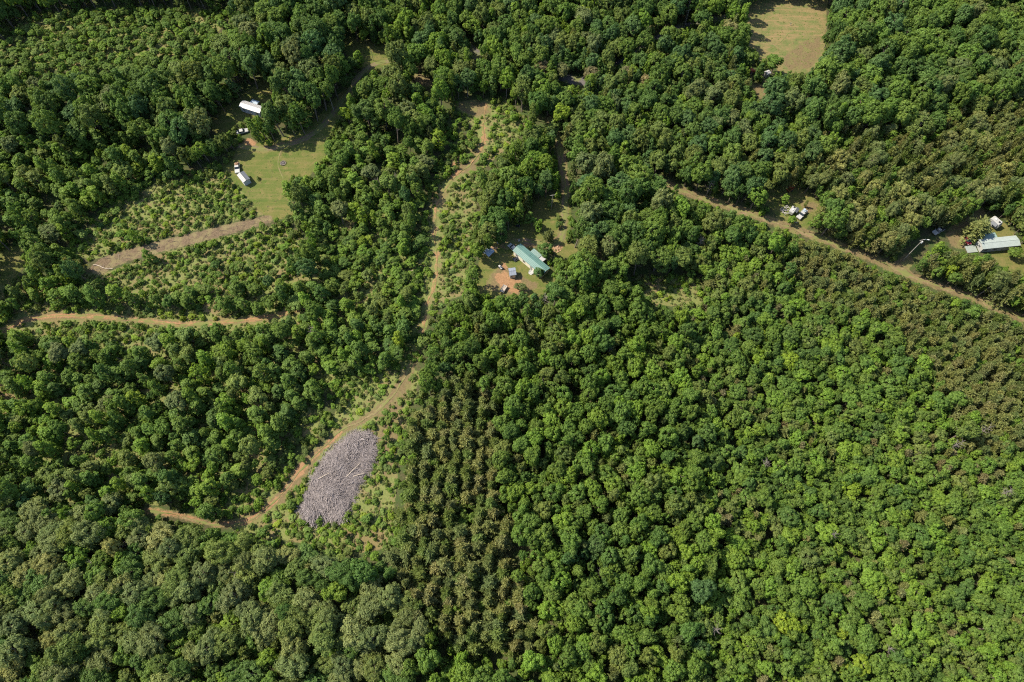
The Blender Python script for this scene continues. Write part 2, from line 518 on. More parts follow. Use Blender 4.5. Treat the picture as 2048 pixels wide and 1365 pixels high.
class MB:
    """Collects polygons; build() links them as one mesh object."""

    def __init__(self):
        self.v, self.f = [], []

    def add(self, vs_, fs_):
        b = len(self.v)
        self.v += [tuple(p) for p in vs_]
        self.f += [tuple(i + b for i in f) for f in fs_]
        return self

    def box(self, c, s, rot=None, taper=1.0):
        x, y, z = (q / 2 for q in s)
        pts = []
        for dz, k in ((-z, 1.0), (z, taper)):
            for dx, dy in ((-x, -y), (x, -y), (x, y), (-x, y)):
                p = Vector((dx * k, dy * k, dz))
                if rot is not None:
                    p = rot @ p
                pts.append(p + Vector(c))
        return self.add(pts, [(3, 2, 1, 0), (4, 5, 6, 7), (0, 1, 5, 4), (1, 2, 6, 5), (2, 3, 7, 6), (3, 0, 4, 7)])

    def prism(self, prof, y0, y1, inset=0.0):
        """profile in x,z (counter-clockwise seen from -y), swept along y."""
        n = len(prof)
        pts = [(p[0], y0 + (p[2] if len(p) > 2 else 0), p[1]) for p in prof] + [(p[0], y1 - (p[2] if len(p) > 2 else 0), p[1]) for p in prof]
        fs_ = [tuple(range(n)), tuple(range(2 * n - 1, n - 1, -1))]
        for i in range(n):
            j = (i + 1) % n
            fs_.append((j, i, i + n, j + n))
        return self.add(pts, fs_)

    def tube(self, pts, rad, sides=6, cap=True):
        P = [Vector(p) for p in pts]
        rings = []
        for i, p in enumerate(P):
            d = (P[min(i + 1, len(P) - 1)] - P[max(i - 1, 0)])
            d = d.normalized() if d.length > 1e-9 else Vector((0, 0, 1))
            u = d.orthogonal().normalized()
            w = d.cross(u)
            r = rad[i] if isinstance(rad, (list, tuple)) else rad
            rings.append([p + (u * math.cos(a) + w * math.sin(a)) * r for a in (2 * math.pi * k / sides for k in range(sides))])
        vs_ = [q for r_ in rings for q in r_]
        fs_ = []
        for i in range(len(P) - 1):
            for k in range(sides):
                a, b = i * sides + k, i * sides + (k + 1) % sides
                fs_.append((a, b, b + sides, a + sides))
        if cap:
            fs_.append(tuple(range(sides - 1, -1, -1)))
            fs_.append(tuple(range((len(P) - 1) * sides, len(P) * sides)))
        return self.add(vs_, fs_)

    def build(self, name, mat, parent=None, smooth=False, loc=None, bevel=0.0):
        me = bpy.data.meshes.new(name)
        me.from_pydata(self.v, [], self.f)
        me.materials.append(mat)
        me.update()
        if smooth:
            me.polygons.foreach_set('use_smooth', [True] * len(me.polygons))
        o = link(name, me, parent)
        if loc is not None:
            o.location = loc
        if bevel:
            b = o.modifiers.new('bevel', 'BEVEL')
            b.width = bevel
            b.segments = 2
        return o


# ------------------------------------------------------------------ ground, lawns, field, tracks
xs = np.concatenate([[-9000, -4000, -2000, -1000, -600, -420, -330], np.arange(-270, 270.1, 0.9), [330, 420, 600, 1000, 2000, 4000, 9000]])
ys = np.concatenate([[-6000, -2000, -800, -300, -130, -75], np.arange(-40, 300.1, 0.9), [330, 380, 460, 600, 900, 1500, 3000, 7000, 12000]])
XX, YY = np.meshgrid(xs, ys)
ZZ = terrain(XX, YY)
PXg, PYg, Dg = project(XX, YY, ZZ)
inview = (Dg > 5) & (PXg > -60) & (PXg < 2108) & (PYg > -60) & (PYg < 1425)
V = np.stack([XX, YY, ZZ], -1).reshape(-1, 3)
nx, ny = len(xs), len(ys)
ii, jj = np.meshgrid(np.arange(nx - 1), np.arange(ny - 1))
a0 = (jj * nx + ii).ravel()
FQ = np.stack([a0, a0 + 1, a0 + nx + 1, a0 + nx], -1)
chan = {}
for nm, r_ in (('lawn', lawn_b), ('dry', dry_b), ('soil', soil_b), ('scrub', scrub_b), ('slash', slash_b), ('field', field_b)):
    chan[nm] = np.where(inview, sample_lin(r_, PXg, PYg), 0.0).ravel()
MA = np.stack([chan['lawn'], chan['dry'], chan['soil'], np.ones_like(chan['lawn'])], -1)
MBm = np.stack([chan['scrub'], chan['slash'], chan['field'], np.ones_like(chan['lawn'])], -1)
face_cls = np.zeros(len(FQ), int)
fl, ff, fs = (chan[k][FQ].mean(1) > 0.5 for k in ('lawn', 'field', 'scrub'))
face_cls[fs] = 3
face_cls[fl] = 1
face_cls[ff] = 2
for cls, nm in ((0, 'ground'), (1, 'lawn'), (2, 'field'), (3, 'clearing_ground')):
    f = FQ[face_cls == cls]
    used, inv = np.unique(f.ravel(), return_inverse=True)
    me = mesh_np(nm, V[used], inv.reshape(-1, 4), [M_GROUND], smooth=True)
    for an, arr in (('mask_a', MA), ('mask_b', MBm)):
        at = me.attributes.new(an, 'FLOAT_COLOR', 'POINT')
        at.data.foreach_set('color', arr[used].astype(np.float32).ravel())
    structure(link(nm, me))


def smooth_path(pix, step=0.8):
    P = np.array([ground_at(*p)[:2] for p in pix])
    out = []
    for i in range(len(P) - 1):
        p0, p1, p2, p3 = P[max(i - 1, 0)], P[i], P[i + 1], P[min(i + 2, len(P) - 1)]
        n = max(2, int(np.linalg.norm(p2 - p1) / step))
        for t in np.arange(n) / n:
            out.append(0.5 * ((2 * p1) + (-p0 + p2) * t + (2 * p0 - 5 * p1 + 4 * p2 - p3) * t ** 2 + (-p0 + 3 * p1 - 3 * p2 + p3) * t ** 3))
    out.append(P[-1])
    return np.array(out)


def ribbon(name, pix, width, mat, lift=0.07, jit=0.35):
    P = smooth_path(pix)
    d = np.gradient(P, axis=0)
    d /= np.linalg.norm(d, axis=1, keepdims=True) + 1e-9
    nrm = np.stack([-d[:, 1], d[:, 0]], -1)
    n = len(P)
    cols = 7
    us = np.linspace(-1, 1, cols)
    wl, wr = (width / 2 * (1 + jit * np.convolve(rng.normal(0, 1, n + 4), np.ones(5) / 2.2, 'valid')) for _ in range(2))
    Vv, UV = [], []
    for c_, u in enumerate(us):
        w = np.where(u < 0, wl, wr) * u
        q = P + nrm * w[:, None]
        z = terrain(q[:, 0], q[:, 1]) + lift - 0.12 * (abs(u) > 0.99)
        Vv.append(np.column_stack([q, z]))
    Vv = np.stack(Vv, 1).reshape(-1, 3)
    a, b = np.meshgrid(np.arange(cols - 1), np.arange(n - 1))
    s = (b * cols + a).ravel()
    F = np.stack([s, s + cols, s + cols + 1, s + 1], -1)[:, ::-1]
    me = mesh_np(name, Vv, F, [mat], smooth=True)
    uvl = me.uv_layers.new(name='UVMap')
    lu = (F.ravel() % cols) / (cols - 1)
    lv = (F.ravel() // cols) * 0.3
    uvl.data.foreach_set('uv', np.column_stack([lu, lv]).astype(np.float32).ravel())
    return structure(link(name, me))


ribbon('dirt_track', TRACK_LEFT, 1.6, M_CLAY, 0.07)
ribbon('dirt_track', TRACK_PILE, 1.0, M_DIRT, 0.08, 0.6)
ribbon('dirt_track', TRACK_MID, 0.75, M_CLAY, 0.09, 0.8)
ribbon('dirt_road', ROAD_RIGHT, 1.7, M_DIRT, 0.07, 0.7)
ribbon('driveway', DRIVE_HOME, 2.8, M_DRIVE, 0.10, 0.2)
ribbon('driveway', DRIVE_LEFT, 2.6, M_DRIVE, 0.07, 0.2)
ribbon('footpath', [(564, 300), (558, 314), (556, 330), (560, 344), (567, 358)], 0.6, M_DIRT, 0.07, 0.3)
for pts_ in ([(1532, 46), (1560, 54), (1590, 64), (1632, 76)], [(1512, 72), (1540, 86), (1575, 106)], [(1560, 86), (1578, 66)]):
    ribbon('footpath', pts_, 0.55, M_DIRT, 0.07, 0.4)
ribbon('road', ROAD_PAVED, 6.0, M_ASPHALT, 0.07, 0.03)
ribbon('road', ROAD_TOP, 3.2, M_ASPHALT, 0.07, 0.15)

# ------------------------------------------------------------------ plant prototypes


def unit(n):
    v = rng.normal(0, 1, (n, 3))
    return v / np.linalg.norm(v, axis=1, keepdims=True)


def cards(P, N, size, aspect=0.8, blade=None):
    """diamond leaf sprays at P facing N; blade: direction of the long axis"""
    n = len(P)
    N = N / (np.linalg.norm(N, axis=1, keepdims=True) + 1e-9)
    T = np.cross(N, unit(n)) if blade is None else blade
    T = T / (np.linalg.norm(T, axis=1, keepdims=True) + 1e-9)
    B = np.cross(N, T)
    B = B / (np.linalg.norm(B, axis=1, keepdims=True) + 1e-9)
    s = (size * rng.uniform(0.7, 1.3, n))[:, None] if np.isscalar(size) else size[:, None]
    q = np.stack([P - T * s, P + B * s * aspect + N * s * 0.15, P + T * s, P - B * s * aspect - N * s * 0.1], 1)
    return q.reshape(-1, 3), np.arange(4 * n).reshape(-1, 4)


def lobes_to_leaves(L, Rd, per, size, spread=0.45, needle=False, flat=1.0):
    Ps, Ns = [], []
    for c, r in zip(L, Rd):
        n = int(per * (np.mean(r) ** 2))
        d = unit(n)
        d[:, 2] = np.where(d[:, 2] < -0.55, -d[:, 2], d[:, 2])
        k = rng.uniform(0.72, 1.06, (n, 1))
        Ps.append(c + d * r * k)
        Ns.append(d)
    P, N = np.concatenate(Ps), np.concatenate(Ns)
    keep = np.ones(len(P), bool)
    for c, r in zip(L, Rd):
        keep &= (((P - c) / r) ** 2).sum(1) > 0.42
    P, N = P[keep], N[keep]
    N = N * 0.8 + unit(len(P)) * spread + np.array([0, 0, 0.2])
    if needle:
        bl = N * 0.7 + unit(len(P)) * 0.7
        return cards(P, unit(len(P)) * 0.6 + N * 0.6 + np.array([0, 0, 0.3]), size, 0.22, bl)
    return cards(P, N, size, 0.78)


def var_of(n):
    return np.clip(rng.normal(0.5, 0.22, n), 0, 1)


def round_crown(Rc, z0, z1, nl, lobe, per, size, needle=False, top=0.5):
    """lobes spread over an ellipsoid whose underside is cut away"""
    cz, hz = (z0 + z1) / 2, (z1 - z0) / 2
    L, Rd = [], []
    g = math.pi * (3 - math.sqrt(5))
    for i in range(nl):
        u = 1 - (i + 0.5) / nl * 1.55
        a = i * g + rng.uniform(-0.4, 0.4)
        s = math.sqrt(max(0, 1 - u * u))
        d = np.array([s * math.cos(a), s * math.sin(a), u])
        k = rng.uniform(0.52, 0.8)
        lr = Rc * lobe * rng.uniform(0.75, 1.25)
        L.append(np.array([0, 0, cz]) + d * np.array([Rc, Rc, hz]) * k)
        Rd.append(np.array([lr, lr, lr * rng.uniform(0.75, 1.0)]))
    L.append(np.array([0, 0, cz]))
    Rd.append(np.array([Rc * 0.5, Rc * 0.5, hz * 0.6]))
    V_, F_ = lobes_to_leaves(L, Rd, per, size, needle=needle)
    return V_, F_


def tufts_to_leaves(Tc, Tr, axis, per, size, aspect=0.72):
    Ps, Ns, Vs = [], [], []
    for c, r in zip(Tc, Tr):
        out = c - axis(c)
        out = out / (np.linalg.norm(out) + 1e-6)
        n = max(8, int(per * rng.uniform(0.7, 1.3)))
        d = unit(n)
        d = d * 0.9 + out * 0.45 + np.array([0, 0, 0.25])
        d /= np.linalg.norm(d, axis=1, keepdims=True)
        p = c + d * r * rng.uniform(0.45, 1.15, (n, 1)) * np.array([1, 1, 0.75])
        Ps.append(p)
        Ns.append(d * 0.75 + out * 0.3 + np.array([0, 0, 0.3]) + unit(n) * 0.5)
        Vs.append(np.clip(rng.normal(0.5, 0.17) + rng.normal(0, 0.16, n), 0, 1))
    V_, F_ = cards(np.concatenate(Ps), np.concatenate(Ns), size, aspect)
    return V_, F_, np.concatenate(Vs)


def tufted_crown(Rc, z0, z1, nt, tr, per, size, kind='round', aspect=0.72):
    """leaf tufts on an uneven shell, with gaps between them"""
    cz, hz = (z0 + z1) / 2, (z1 - z0) / 2
    B = unit(7)
    amp = rng.uniform(-0.5, 0.5, 7)
    Tc, Tr = [], []
    a_ = rng.uniform(0, 6.283)
    subs = [(np.array([0, 0, 0.05 * hz]), 0.74)]
    for q_ in range(3):
        aa = a_ + q_ * 2.1 + rng.uniform(-.5, .5)
        subs.append((np.array([math.cos(aa) * Rc * rng.uniform(.35, .6), math.sin(aa) * Rc * rng.uniform(.35, .6), hz * rng.uniform(-.35, .3)]), rng.uniform(.42, .66)))
    while len(Tc) < nt:
        d = unit(1)[0]
        if d[2] < -0.35 and random.random() < 0.75:
            continue
        bump = 1 + (amp * np.clip(B @ d, 0, 1) ** 3).sum()
        k = max(0.35, bump) * (rng.uniform(0.70, 1.0) if random.random() < 0.78 else rng.uniform(0.3, 0.7))
        if kind == 'column':
            t = rng.uniform(0, 1)
            prof = math.sin(math.pi * min(1, 0.16 + 0.76 * t)) ** 0.8
            a = rng.uniform(0, 6.283)
            q = np.array([math.cos(a) * Rc * prof * k, math.sin(a) * Rc * prof * k, z0 + (z1 - z0) * t])
        else:
            so_, sk_ = subs[random.choices(range(4), [3, 2, 2, 2])[0]]
            q = np.array([0, 0, cz]) + so_ + d * np.array([Rc, Rc, hz]) * k * sk_
            if any(np.linalg.norm((q - np.array([0, 0, cz]) - o2) / np.array([Rc, Rc, hz])) < k2 * 0.55 for o2, k2 in subs):
                continue
        if Tc and (((np.array(Tc) - q) ** 2).sum(1) < (tr * 1.05) ** 2).any() and random.random() < 0.9:
            continue
        Tc.append(q)
        Tr.append(tr * rng.uniform(0.55, 1.45))
    ax = (lambda c: np.array([0, 0, c[2] - 0.3])) if kind == 'column' else (lambda c: np.array([0, 0, cz - hz * 0.25]))
    return tufts_to_leaves(Tc, Tr, ax, per, size, aspect)


def column_crown(Rc, z0, z1, nl, per, size):
    L, Rd = [], []
    for i in range(nl):
        t = (i + 0.5) / nl
        prof = math.sin(math.pi * min(1, 0.18 + 0.74 * t)) ** 0.7
        a = i * 2.4 + rng.uniform(-0.5, 0.5)
        o = Rc * 0.45 * prof * rng.uniform(0.5, 1.2)
        lr = Rc * 0.6 * prof * rng.uniform(0.75, 1.2)
        L.append(np.array([o * math.cos(a), o * math.sin(a), z0 + (z1 - z0) * t]))
        Rd.append(np.array([lr, lr, max(lr, (z1 - z0) / nl * 0.9)]))
    return lobes_to_leaves(L, Rd, per, size)


def pine_crown(Rc, z0, z1, levels, size, per_branch=5, blades=6):
    P, D = [], []
    for l in range(levels):
        t = l / (levels - 1)
        z = z0 + (z1 - z0) * t
        Lb = Rc * (1 - t) ** 0.75 * rng.uniform(0.85, 1.1) + 0.15
        nb = 6 if t < 0.8 else 4
        a0_ = rng.uniform(0, 6.28)
        for b in range(nb):
            a = a0_ + b * 6.283 / nb + rng.uniform(-0.25, 0.25)
            if rng.uniform() < 0.2:
                continue
            Lk = Lb * rng.uniform(0.5, 1.3)
            tilt = 0.25 + 0.35 * t
            dr = np.array([math.cos(a) * math.cos(tilt), math.sin(a) * math.cos(tilt), math.sin(tilt)])
            for q in range(per_branch):
                s = (0.3 + 0.7 * (q + 0.5) / per_branch) * Lk
                p = np.array([0, 0, z]) + dr * s + rng.normal(0, 0.10, 3) * Lk * 0.8
                for _ in range(blades):
                    P.append(p + rng.normal(0, 0.12, 3))
                    D.append(dr * 0.6 + rng.normal(0, 0.6, 3) + np.array([0, 0, 0.25]))
    P.append(np.array([0, 0, z1]))
    D.append(np.array([0, 0, 1.0]))
    P, D = np.array(P), np.array(D)
    return cards(P + D / np.linalg.norm(D, axis=1, keepdims=True) * size * 0.6, unit(len(P)) * 0.6 + D * 0.2 + np.array([0, 0, 0.7]), size, 0.24, D)


def trunk_mb(h, r, limbs, spread, zl0):
    mb = MB()
    b = random.uniform(-0.2, 0.2)
    mb.tube([(0, 0, -0.4), (b * 0.3, 0, h * 0.3), (b, b * 0.5, h * 0.65), (b * 1.2, b, h)], [r, r * 0.8, r * 0.5, r * 0.12], 6)
    for i in range(limbs):
        a = i * 2.4 + random.uniform(-0.4, 0.4)
        z = zl0 + (h * 0.85 - zl0) * (i + 0.3) / limbs
        L = spread * (1 - 0.5 * i / limbs)
        mb.tube([(b * z / h, 0, z), (math.cos(a) * L * 0.5, math.sin(a) * L * 0.5, z + L * 0.35), (math.cos(a) * L, math.sin(a) * L, z + L * 0.6)], [r * 0.4, r * 0.25, r * 0.06], 4, False)
    return mb


PROTO = []      # (kind, crown mesh, trunk mesh, nominal r, nominal h)
KIND_IDS = {}


def add_proto(kind, VF, trunk, r, h, mat):
    V_, F_ = VF[:2]
    nm = {'pine': 'pine', 'mpine': 'pine', 'shrub': 'shrub', 'weed': 'weed'}.get(kind, 'broadleaf')
    var = VF[2] if len(VF) > 2 else var_of(len(F_))
    crown = mesh_np(nm + '_crown', V_, F_, [mat], var=var)
    tv = np.array(trunk.v, np.float32) if trunk else np.zeros((0, 3), np.float32)
    tme = None
    if trunk:
        tme = bpy.data.meshes.new(nm + '_trunk')
        tme.from_pydata(trunk.v, [], trunk.f)
        tme.materials.append(M_BARK)
        tme.update()
        tq = [f for f in trunk.f if len(f) == 4]
        whole = mesh_np(nm + '_whole', np.concatenate([V_, tv]), np.concatenate([F_, np.array(tq, np.int32) + len(V_)]), [mat, M_BARK],
                        midx=np.concatenate([np.zeros(len(F_)), np.ones(len(tq))]), var=np.concatenate([var, np.full(len(tq), 0.5)]))
    else:
        whole = crown
    KIND_IDS.setdefault(kind, []).append(len(PROTO))
    PROTO.append((kind, crown, tme, r, h, whole))


for i in range(6):
    add_proto('young', tufted_crown(2.4, 1.8, 7.4, 44, 0.58, 46, 0.22), trunk_mb(6.6, 0.16, 5, 1.5, 2.2), 2.5, 7.6, M_LEAF)
for i in range(6):
    add_proto('big', tufted_crown(4.6, 4.0, 14.8, 110, 0.80, 50, 0.28), trunk_mb(13.0, 0.36, 8, 3.4, 4.5), 4.8, 15.0, M_LEAF)
for i in range(6):
    add_proto('column', tufted_crown(1.75, 1.2, 11.0, 62, 0.56, 42, 0.22, 'column'), trunk_mb(10.0, 0.18, 5, 1.2, 3.0), 1.9, 11.0, M_LEAF)
for i in range(7):
    add_proto('pine', pine_crown(2.3, 2.0, 9.0, 10, 0.42), trunk_mb(8.8, 0.15, 0, 1, 2), 2.2, 9.0, M_NEEDLE)
for i in range(5):
    add_proto('mpine', tufted_crown(4.1, 6.0, 16.0, 82, 0.95, 62, 0.36, 'round', 0.3), trunk_mb(15.0, 0.30, 9, 3.0, 7.0), 4.3, 16.0, M_NEEDLE)
for i in range(4):
    add_proto('shrub', tufted_crown(0.95, -0.6, 1.6, 17, 0.42, 26, 0.17), None, 1.1, 1.7, M_LEAF)
for i in range(3):
    V_, F_ = round_crown(1.1, -0.45, 0.55, 5, 0.45, 150, 0.20)
    add_proto('weed', (V_, F_), None, 1.1, 0.5, M_LEAF)

# colours of living leaves (linear albedo)
TINT = {
    'mid green': (0.095, 0.162, 0.027), 'dark green': (0.070, 0.130, 0.027), 'deep blue-green': (0.065, 0.126, 0.037), 'bright green': (0.120, 0.204, 0.025),
    'yellow-green': (0.155, 0.232, 0.022), 'pale green': (0.132, 0.196, 0.044), 'grey-green': (0.114, 0.151, 0.050), 'olive': (0.160, 0.185, 0.058),
    'brown-olive': (0.165, 0.178, 0.066), 'dull green': (0.108, 0.153, 0.035), 'reddish brown': (0.165, 0.155, 0.072),
}

# ------------------------------------------------------------------ where each kind of plant grows
# zone: phrase, [(kind, weight, r range, h range, tints)], closeness (share of r1+r2 kept apart), chance
HW = ['mid green', 'mid green', 'bright green', 'dull green', 'dark green', 'deep blue-green']
HB = ['mid green', 'dark green', 'mid green', 'bright green', 'mid green', 'dull green', 'bright green', 'mid green', 'bright green', 'yellow-green']
HD = ['dark green', 'deep blue-green', 'mid green', 'mid green', 'dull green', 'dark green', 'grey-green']
ZONES = [
    ('in the mixed wood', [('young', 5, (1.8, 3.0), (7, 11), HW + HB), ('big', 1.2, (3.2, 4.4), (11, 14), HW), ('column', 3.5, (1.6, 2.4), (9, 13), HB), ('pine', .6, (2, 2.6), (8, 10), ['olive', 'grey-green'])], .60, 1),
    ('in the young pine plantation', [('pine', 8, (1.5, 2.5), (6, 9), ['olive', 'olive', 'brown-olive', 'dull green', 'grey-green']), ('young', 2.6, (1.2, 2.1), (4.5, 7.5), ['bright green', 'mid green', 'dull green'])], .42, 1),
    ('in the dense young wood', [('young', 9, (0.9, 1.9), (4, 8.5), HB), ('young', .8, (2.0, 2.8), (7.5, 10), HB), ('column', 1.2, (1.1, 1.7), (7, 9.5), HB), ('big', .12, (2.8, 3.4), (8, 10), HB), ('pine', .6, (1.5, 2.2), (6, 8), ['brown-olive', 'olive', 'reddish brown'])], .54, 1),
    ('in the tall central wood', [('big', 1.0, (2.6, 3.6), (9, 13), HB + HW), ('young', 7, (1.2, 2.4), (6, 10), HB + HW), ('column', 1, (1.4, 2.1), (8, 12), HB), ('pine', .7, (1.8, 2.4), (8, 10), ['olive', 'grey-green'])], .55, 1),
    ('in the planted pine rows', [('pine', 8, (1.9, 2.6), (8, 10), ['olive', 'dull green', 'dull green', 'grey-green', 'olive', 'brown-olive']), ('young', .8, (1.3, 1.8), (4, 6), ['bright green', 'mid green'])], .50, 1),
    ('among the mature pines', [('mpine', 4, (2.6, 4.3), (11, 17), ['grey-green', 'grey-green', 'dull green', 'olive', 'dark green']), ('pine', 1.5, (2.0, 2.8), (8, 12), ['grey-green', 'dull green', 'olive']), ('big', 1.6, (2.8, 4.0), (10, 14), ['mid green', 'dark green', 'bright green', 'dull green']), ('young', 4.5, (1.5, 2.6), (5, 9), ['bright green', 'mid green', 'pale green', 'mid green'])], .54, 1),
    ('on the overgrown clearing', [('shrub', 9, (0.6, 1.4), (0.9, 2.2), ['mid green', 'bright green', 'pale green', 'dull green', 'yellow-green']), ('young', .3, (1.1, 1.8), (3, 5), HB)], 1.0, .85),
    ('among the slender trees', [('column', 5, (1.5, 2.6), (8, 13), HB + ['pale green', 'bright green', 'bright green', 'yellow-green']), ('young', 3, (1.5, 2.6), (5, 9), HB + ['pale green']), ('big', .22, (3.0, 4.0), (11, 14), ['grey-green', 'mid green', 'pale green']), ('shrub', 9, (.8, 1.8), (1.3, 3.0), HB + ['pale green', 'bright green'])], .92, .8),
    ('in the big dark hardwoods', [('big', 4, (3.2, 5.4), (11, 18), HD), ('young', 3, (1.8, 3.0), (7, 11), HD + ['bright green']), ('column', 1.4, (1.8, 2.6), (10, 13), HW)], .60, 1),
    ('on the far young hillside', [('young', 7, (1.5, 2.8), (5, 9), HW + ['pale green']), ('column', 2.5, (1.4, 2.0), (7, 11), HW + HB), ('big', .5, (3.4, 4.4), (10, 13), HD), ('pine', .4, (2, 2.6), (8, 10), ['grey-green', 'olive'])], .50, 1),
    ('among pines above the dirt road', [('pine', 4, (1.7, 2.8), (7, 11), ['olive', 'grey-green', 'dull green', 'olive', 'brown-olive']), ('young', 4.6, (1.4, 2.6), (5.5, 9), HB), ('column', 1.6, (1.3, 1.9), (7, 10), HB), ('mpine', .3, (2.6, 3.4), (9, 12), ['olive', 'grey-green'])], .50, 1),
    ('on the thinly grown top field', [('young', 6, (1.4, 2.2), (3.5, 5.5), ['mid green', 'bright green', 'pale green', 'mid green']), ('shrub', 4, (1, 1.6), (1.5, 2.4), HB)], 1.0, .9),
    ('on the shrubby slope', [('shrub', 5, (1.0, 2.0), (1.6, 3), HB + ['pale green']), ('young', 2.2, (1.7, 2.7), (5, 8), HB), ('column', 1.4, (1.5, 2.1), (8, 12), HB)], .72, .9),
]
zone_r = np.zeros(GX.shape, np.int8)
for z, poly in [
    (9, [(1100, 60), (1480, 60), (1560, 180), (1620, 200), (1560, 380), (1250, 350), (1130, 290), (1090, 200)]),
    (8, [(1640, -50), (2100, -50), (2100, 110), (1900, 250), (1700, 270), (1530, 200), (1560, 150), (1640, 140)]),
    (10, [(1560, 330), (1700, 270), (1900, 230), (2100, 110), (2100, 660), (1950, 590), (1800, 535), (1640, 470), (1620, 390)]),
    (8, [(230, 60), (480, 40), (640, 20), (700, 90), (720, 150), (690, 200), (560, 290), (480, 260), (400, 280), (300, 230), (220, 150)]),
    (8, [(680, 130), (800, 120), (830, 210), (760, 290), (690, 260)]),
    (8, [(0, 150), (240, 160), (300, 260), (200, 290), (0, 260)]),
    (7, [(0, 240), (300, 260), (440, 300), (300, 370), (120, 500), (0, 500)]),
    (7, [(560, 320), (700, 260), (860, 250), (870, 330), (840, 420), (640, 480), (560, 440)]),
    (11, [(-50, 95), (70, 25), (300, 10), (480, 20), (430, 100), (300, 140), (130, 150), (-50, 150)]),
    (7, [(-50, 560), (180, 550), (420, 575), (560, 540), (640, 500), (700, 560), (860, 640), (830, 720), (700, 770), (620, 800), (560, 900), (600, 960), (520, 1020), (300, 1010), (-50, 1000)]),
    (12, [(620, 440), (850, 420), (860, 620), (760, 650), (640, 560)]),
    (3, [(840, 720), (880, 620), (960, 590), (1100, 600), (1400, 560), (1400, 660), (1370, 760), (1400, 900), (1400, 1100), (1330, 1420), (1000, 1420), (1040, 1150), (1000, 1000), (960, 800), (830, 860)]),
    (8, [(1130, 380), (1280, 370), (1330, 450), (1290, 540), (1180, 570), (1110, 540), (1140, 470)]),
    (2, [(1380, 620), (1350, 540), (1420, 440), (1560, 490), (1640, 570), (1710, 625), (1870, 705), (1920, 850), (2100, 900), (2100, 1420), (1370, 1420), (1400, 1100), (1400, 900), (1370, 760)]),
    (1, [(1560, 480), (1640, 478), (1765, 540), (1980, 618), (2100, 680), (2100, 900), (1990, 890), (1912, 830), (1868, 705), (1705, 622), (1635, 568)]),
    (4, [(790, 900), (860, 800), (930, 740), (985, 790), (990, 900), (1000, 1000), (1040, 1150), (1090, 1260), (1040, 1330), (900, 1330), (820, 1240), (780, 1100)]),
    (5, [(-60, 1010), (150, 1040), (300, 1030), (420, 1065), (560, 1090), (720, 1120), (800, 1190), (850, 1420), (-60, 1420)]),
    (6, SCRUB_POLYS[0]), (6, SCRUB_POLYS[1]), (6, SCRUB_POLYS[3]), (6, SCRUB_POLYS[4]), (6, SCRUB_POLYS[5]), (6, SCRUB_POLYS[6]), (6, SCRUB_POLYS[7]), (6, SCRUB_POLYS[8]),
]:
    zone_r[poly_mask(poly)] = z

plants = []     # dict per plant
GRIDC = 5.0
cells = {}


def near_ok(x, y, r, close, low):
    ci, cj = int(x // GRIDC), int(y // GRIDC)
    for i in range(ci - 2, ci + 3):
        for j in range(cj - 2, cj + 3):
            for (qx, qy, qr, ql) in cells.get((i, j), ()):
                k = close * (r + qr) * (0.75 if low != ql else 1.0)
                if (qx - x) ** 2 + (qy - y) ** 2 < k * k:
                    return False
    return True


def put(x, y, kind, r, h, tint, zone, label=None, name=None, pid=None, jitter=0.12):
    pid = pid if pid is not None else random.choice(KIND_IDS[kind])
    base = np.array(TINT[tint])
    t = base * (1 + random.uniform(-jitter, jitter)) * np.array([1 + random.uniform(-.08, .08), 1, 1 + random.uniform(-.08, .08)])
    plants.append(dict(x=x, y=y, z=float(terrain(x, y)), kind=kind, r=r, h=h, tint=tint, col=t, zone=zone, label=label, name=name, pid=pid, rot=(random.gauss(0, .06), random.gauss(0, .06), random.uniform(0, 6.283)), fx=random.uniform(.85, 1.15)))
    cells.setdefault((int(x // GRIDC), int(y // GRIDC)), []).append((x, y, r, kind in ('shrub', 'weed')))


SUNLIT = []
for px_, py_, dz_ in [(490, 209, 3), (503, 213, 3), (516, 217, 3), (1040, 500, 3), (1062, 517, 3), (1085, 536, 3), (1980, 487, 3), (2010, 484, 3), (2030, 482, 3), (1995, 441, 2.5),
                      (1604, 428, 1.5), (478, 338, 1.5), (487, 354, 2.5), (1025, 545, 2), (952, 104, 0), (1150, 161, 0), (20, 530, 0), (1520, 183, 0), (770, 108, 0), (1060, 570, 0),
                      (620, 318, 0), (1600, 100, 0), (1560, 60, 0), (508, 286, 0), (1360, 379, 0), (1445, 410, 0), (1290, 352, 0), (620, 860, 0), (760, 800, 0), (690, 960, 0), (650, 1010, 0), (730, 890, 0), (345, 490, 0), (1006, 578, 1), (1592, 400, 0), (1132, 420, 0)]:
    SUNLIT.append(np.array(ground_at(px_, py_, dz_)) + np.array([0, 0, dz_]))
SUNLIT = np.array(SUNLIT)
SD = np.array([math.sin(SUN_AZ) * math.cos(SUN_EL), math.cos(SUN_AZ) * math.cos(SUN_EL), math.sin(SUN_EL)])


def shades(x, y, z, r, h):
    for f in (0.3, 0.6, 0.9):
        t = (z + h * f - SUNLIT[:, 2]) / SD[2]
        q = SUNLIT[:, :2] + SD[:2] * t[:, None]
        if ((t > 0) & (np.hypot(q[:, 0] - x, q[:, 1] - y) < r * (1.05 if f < .8 else .7))).any():
            return True
    return False


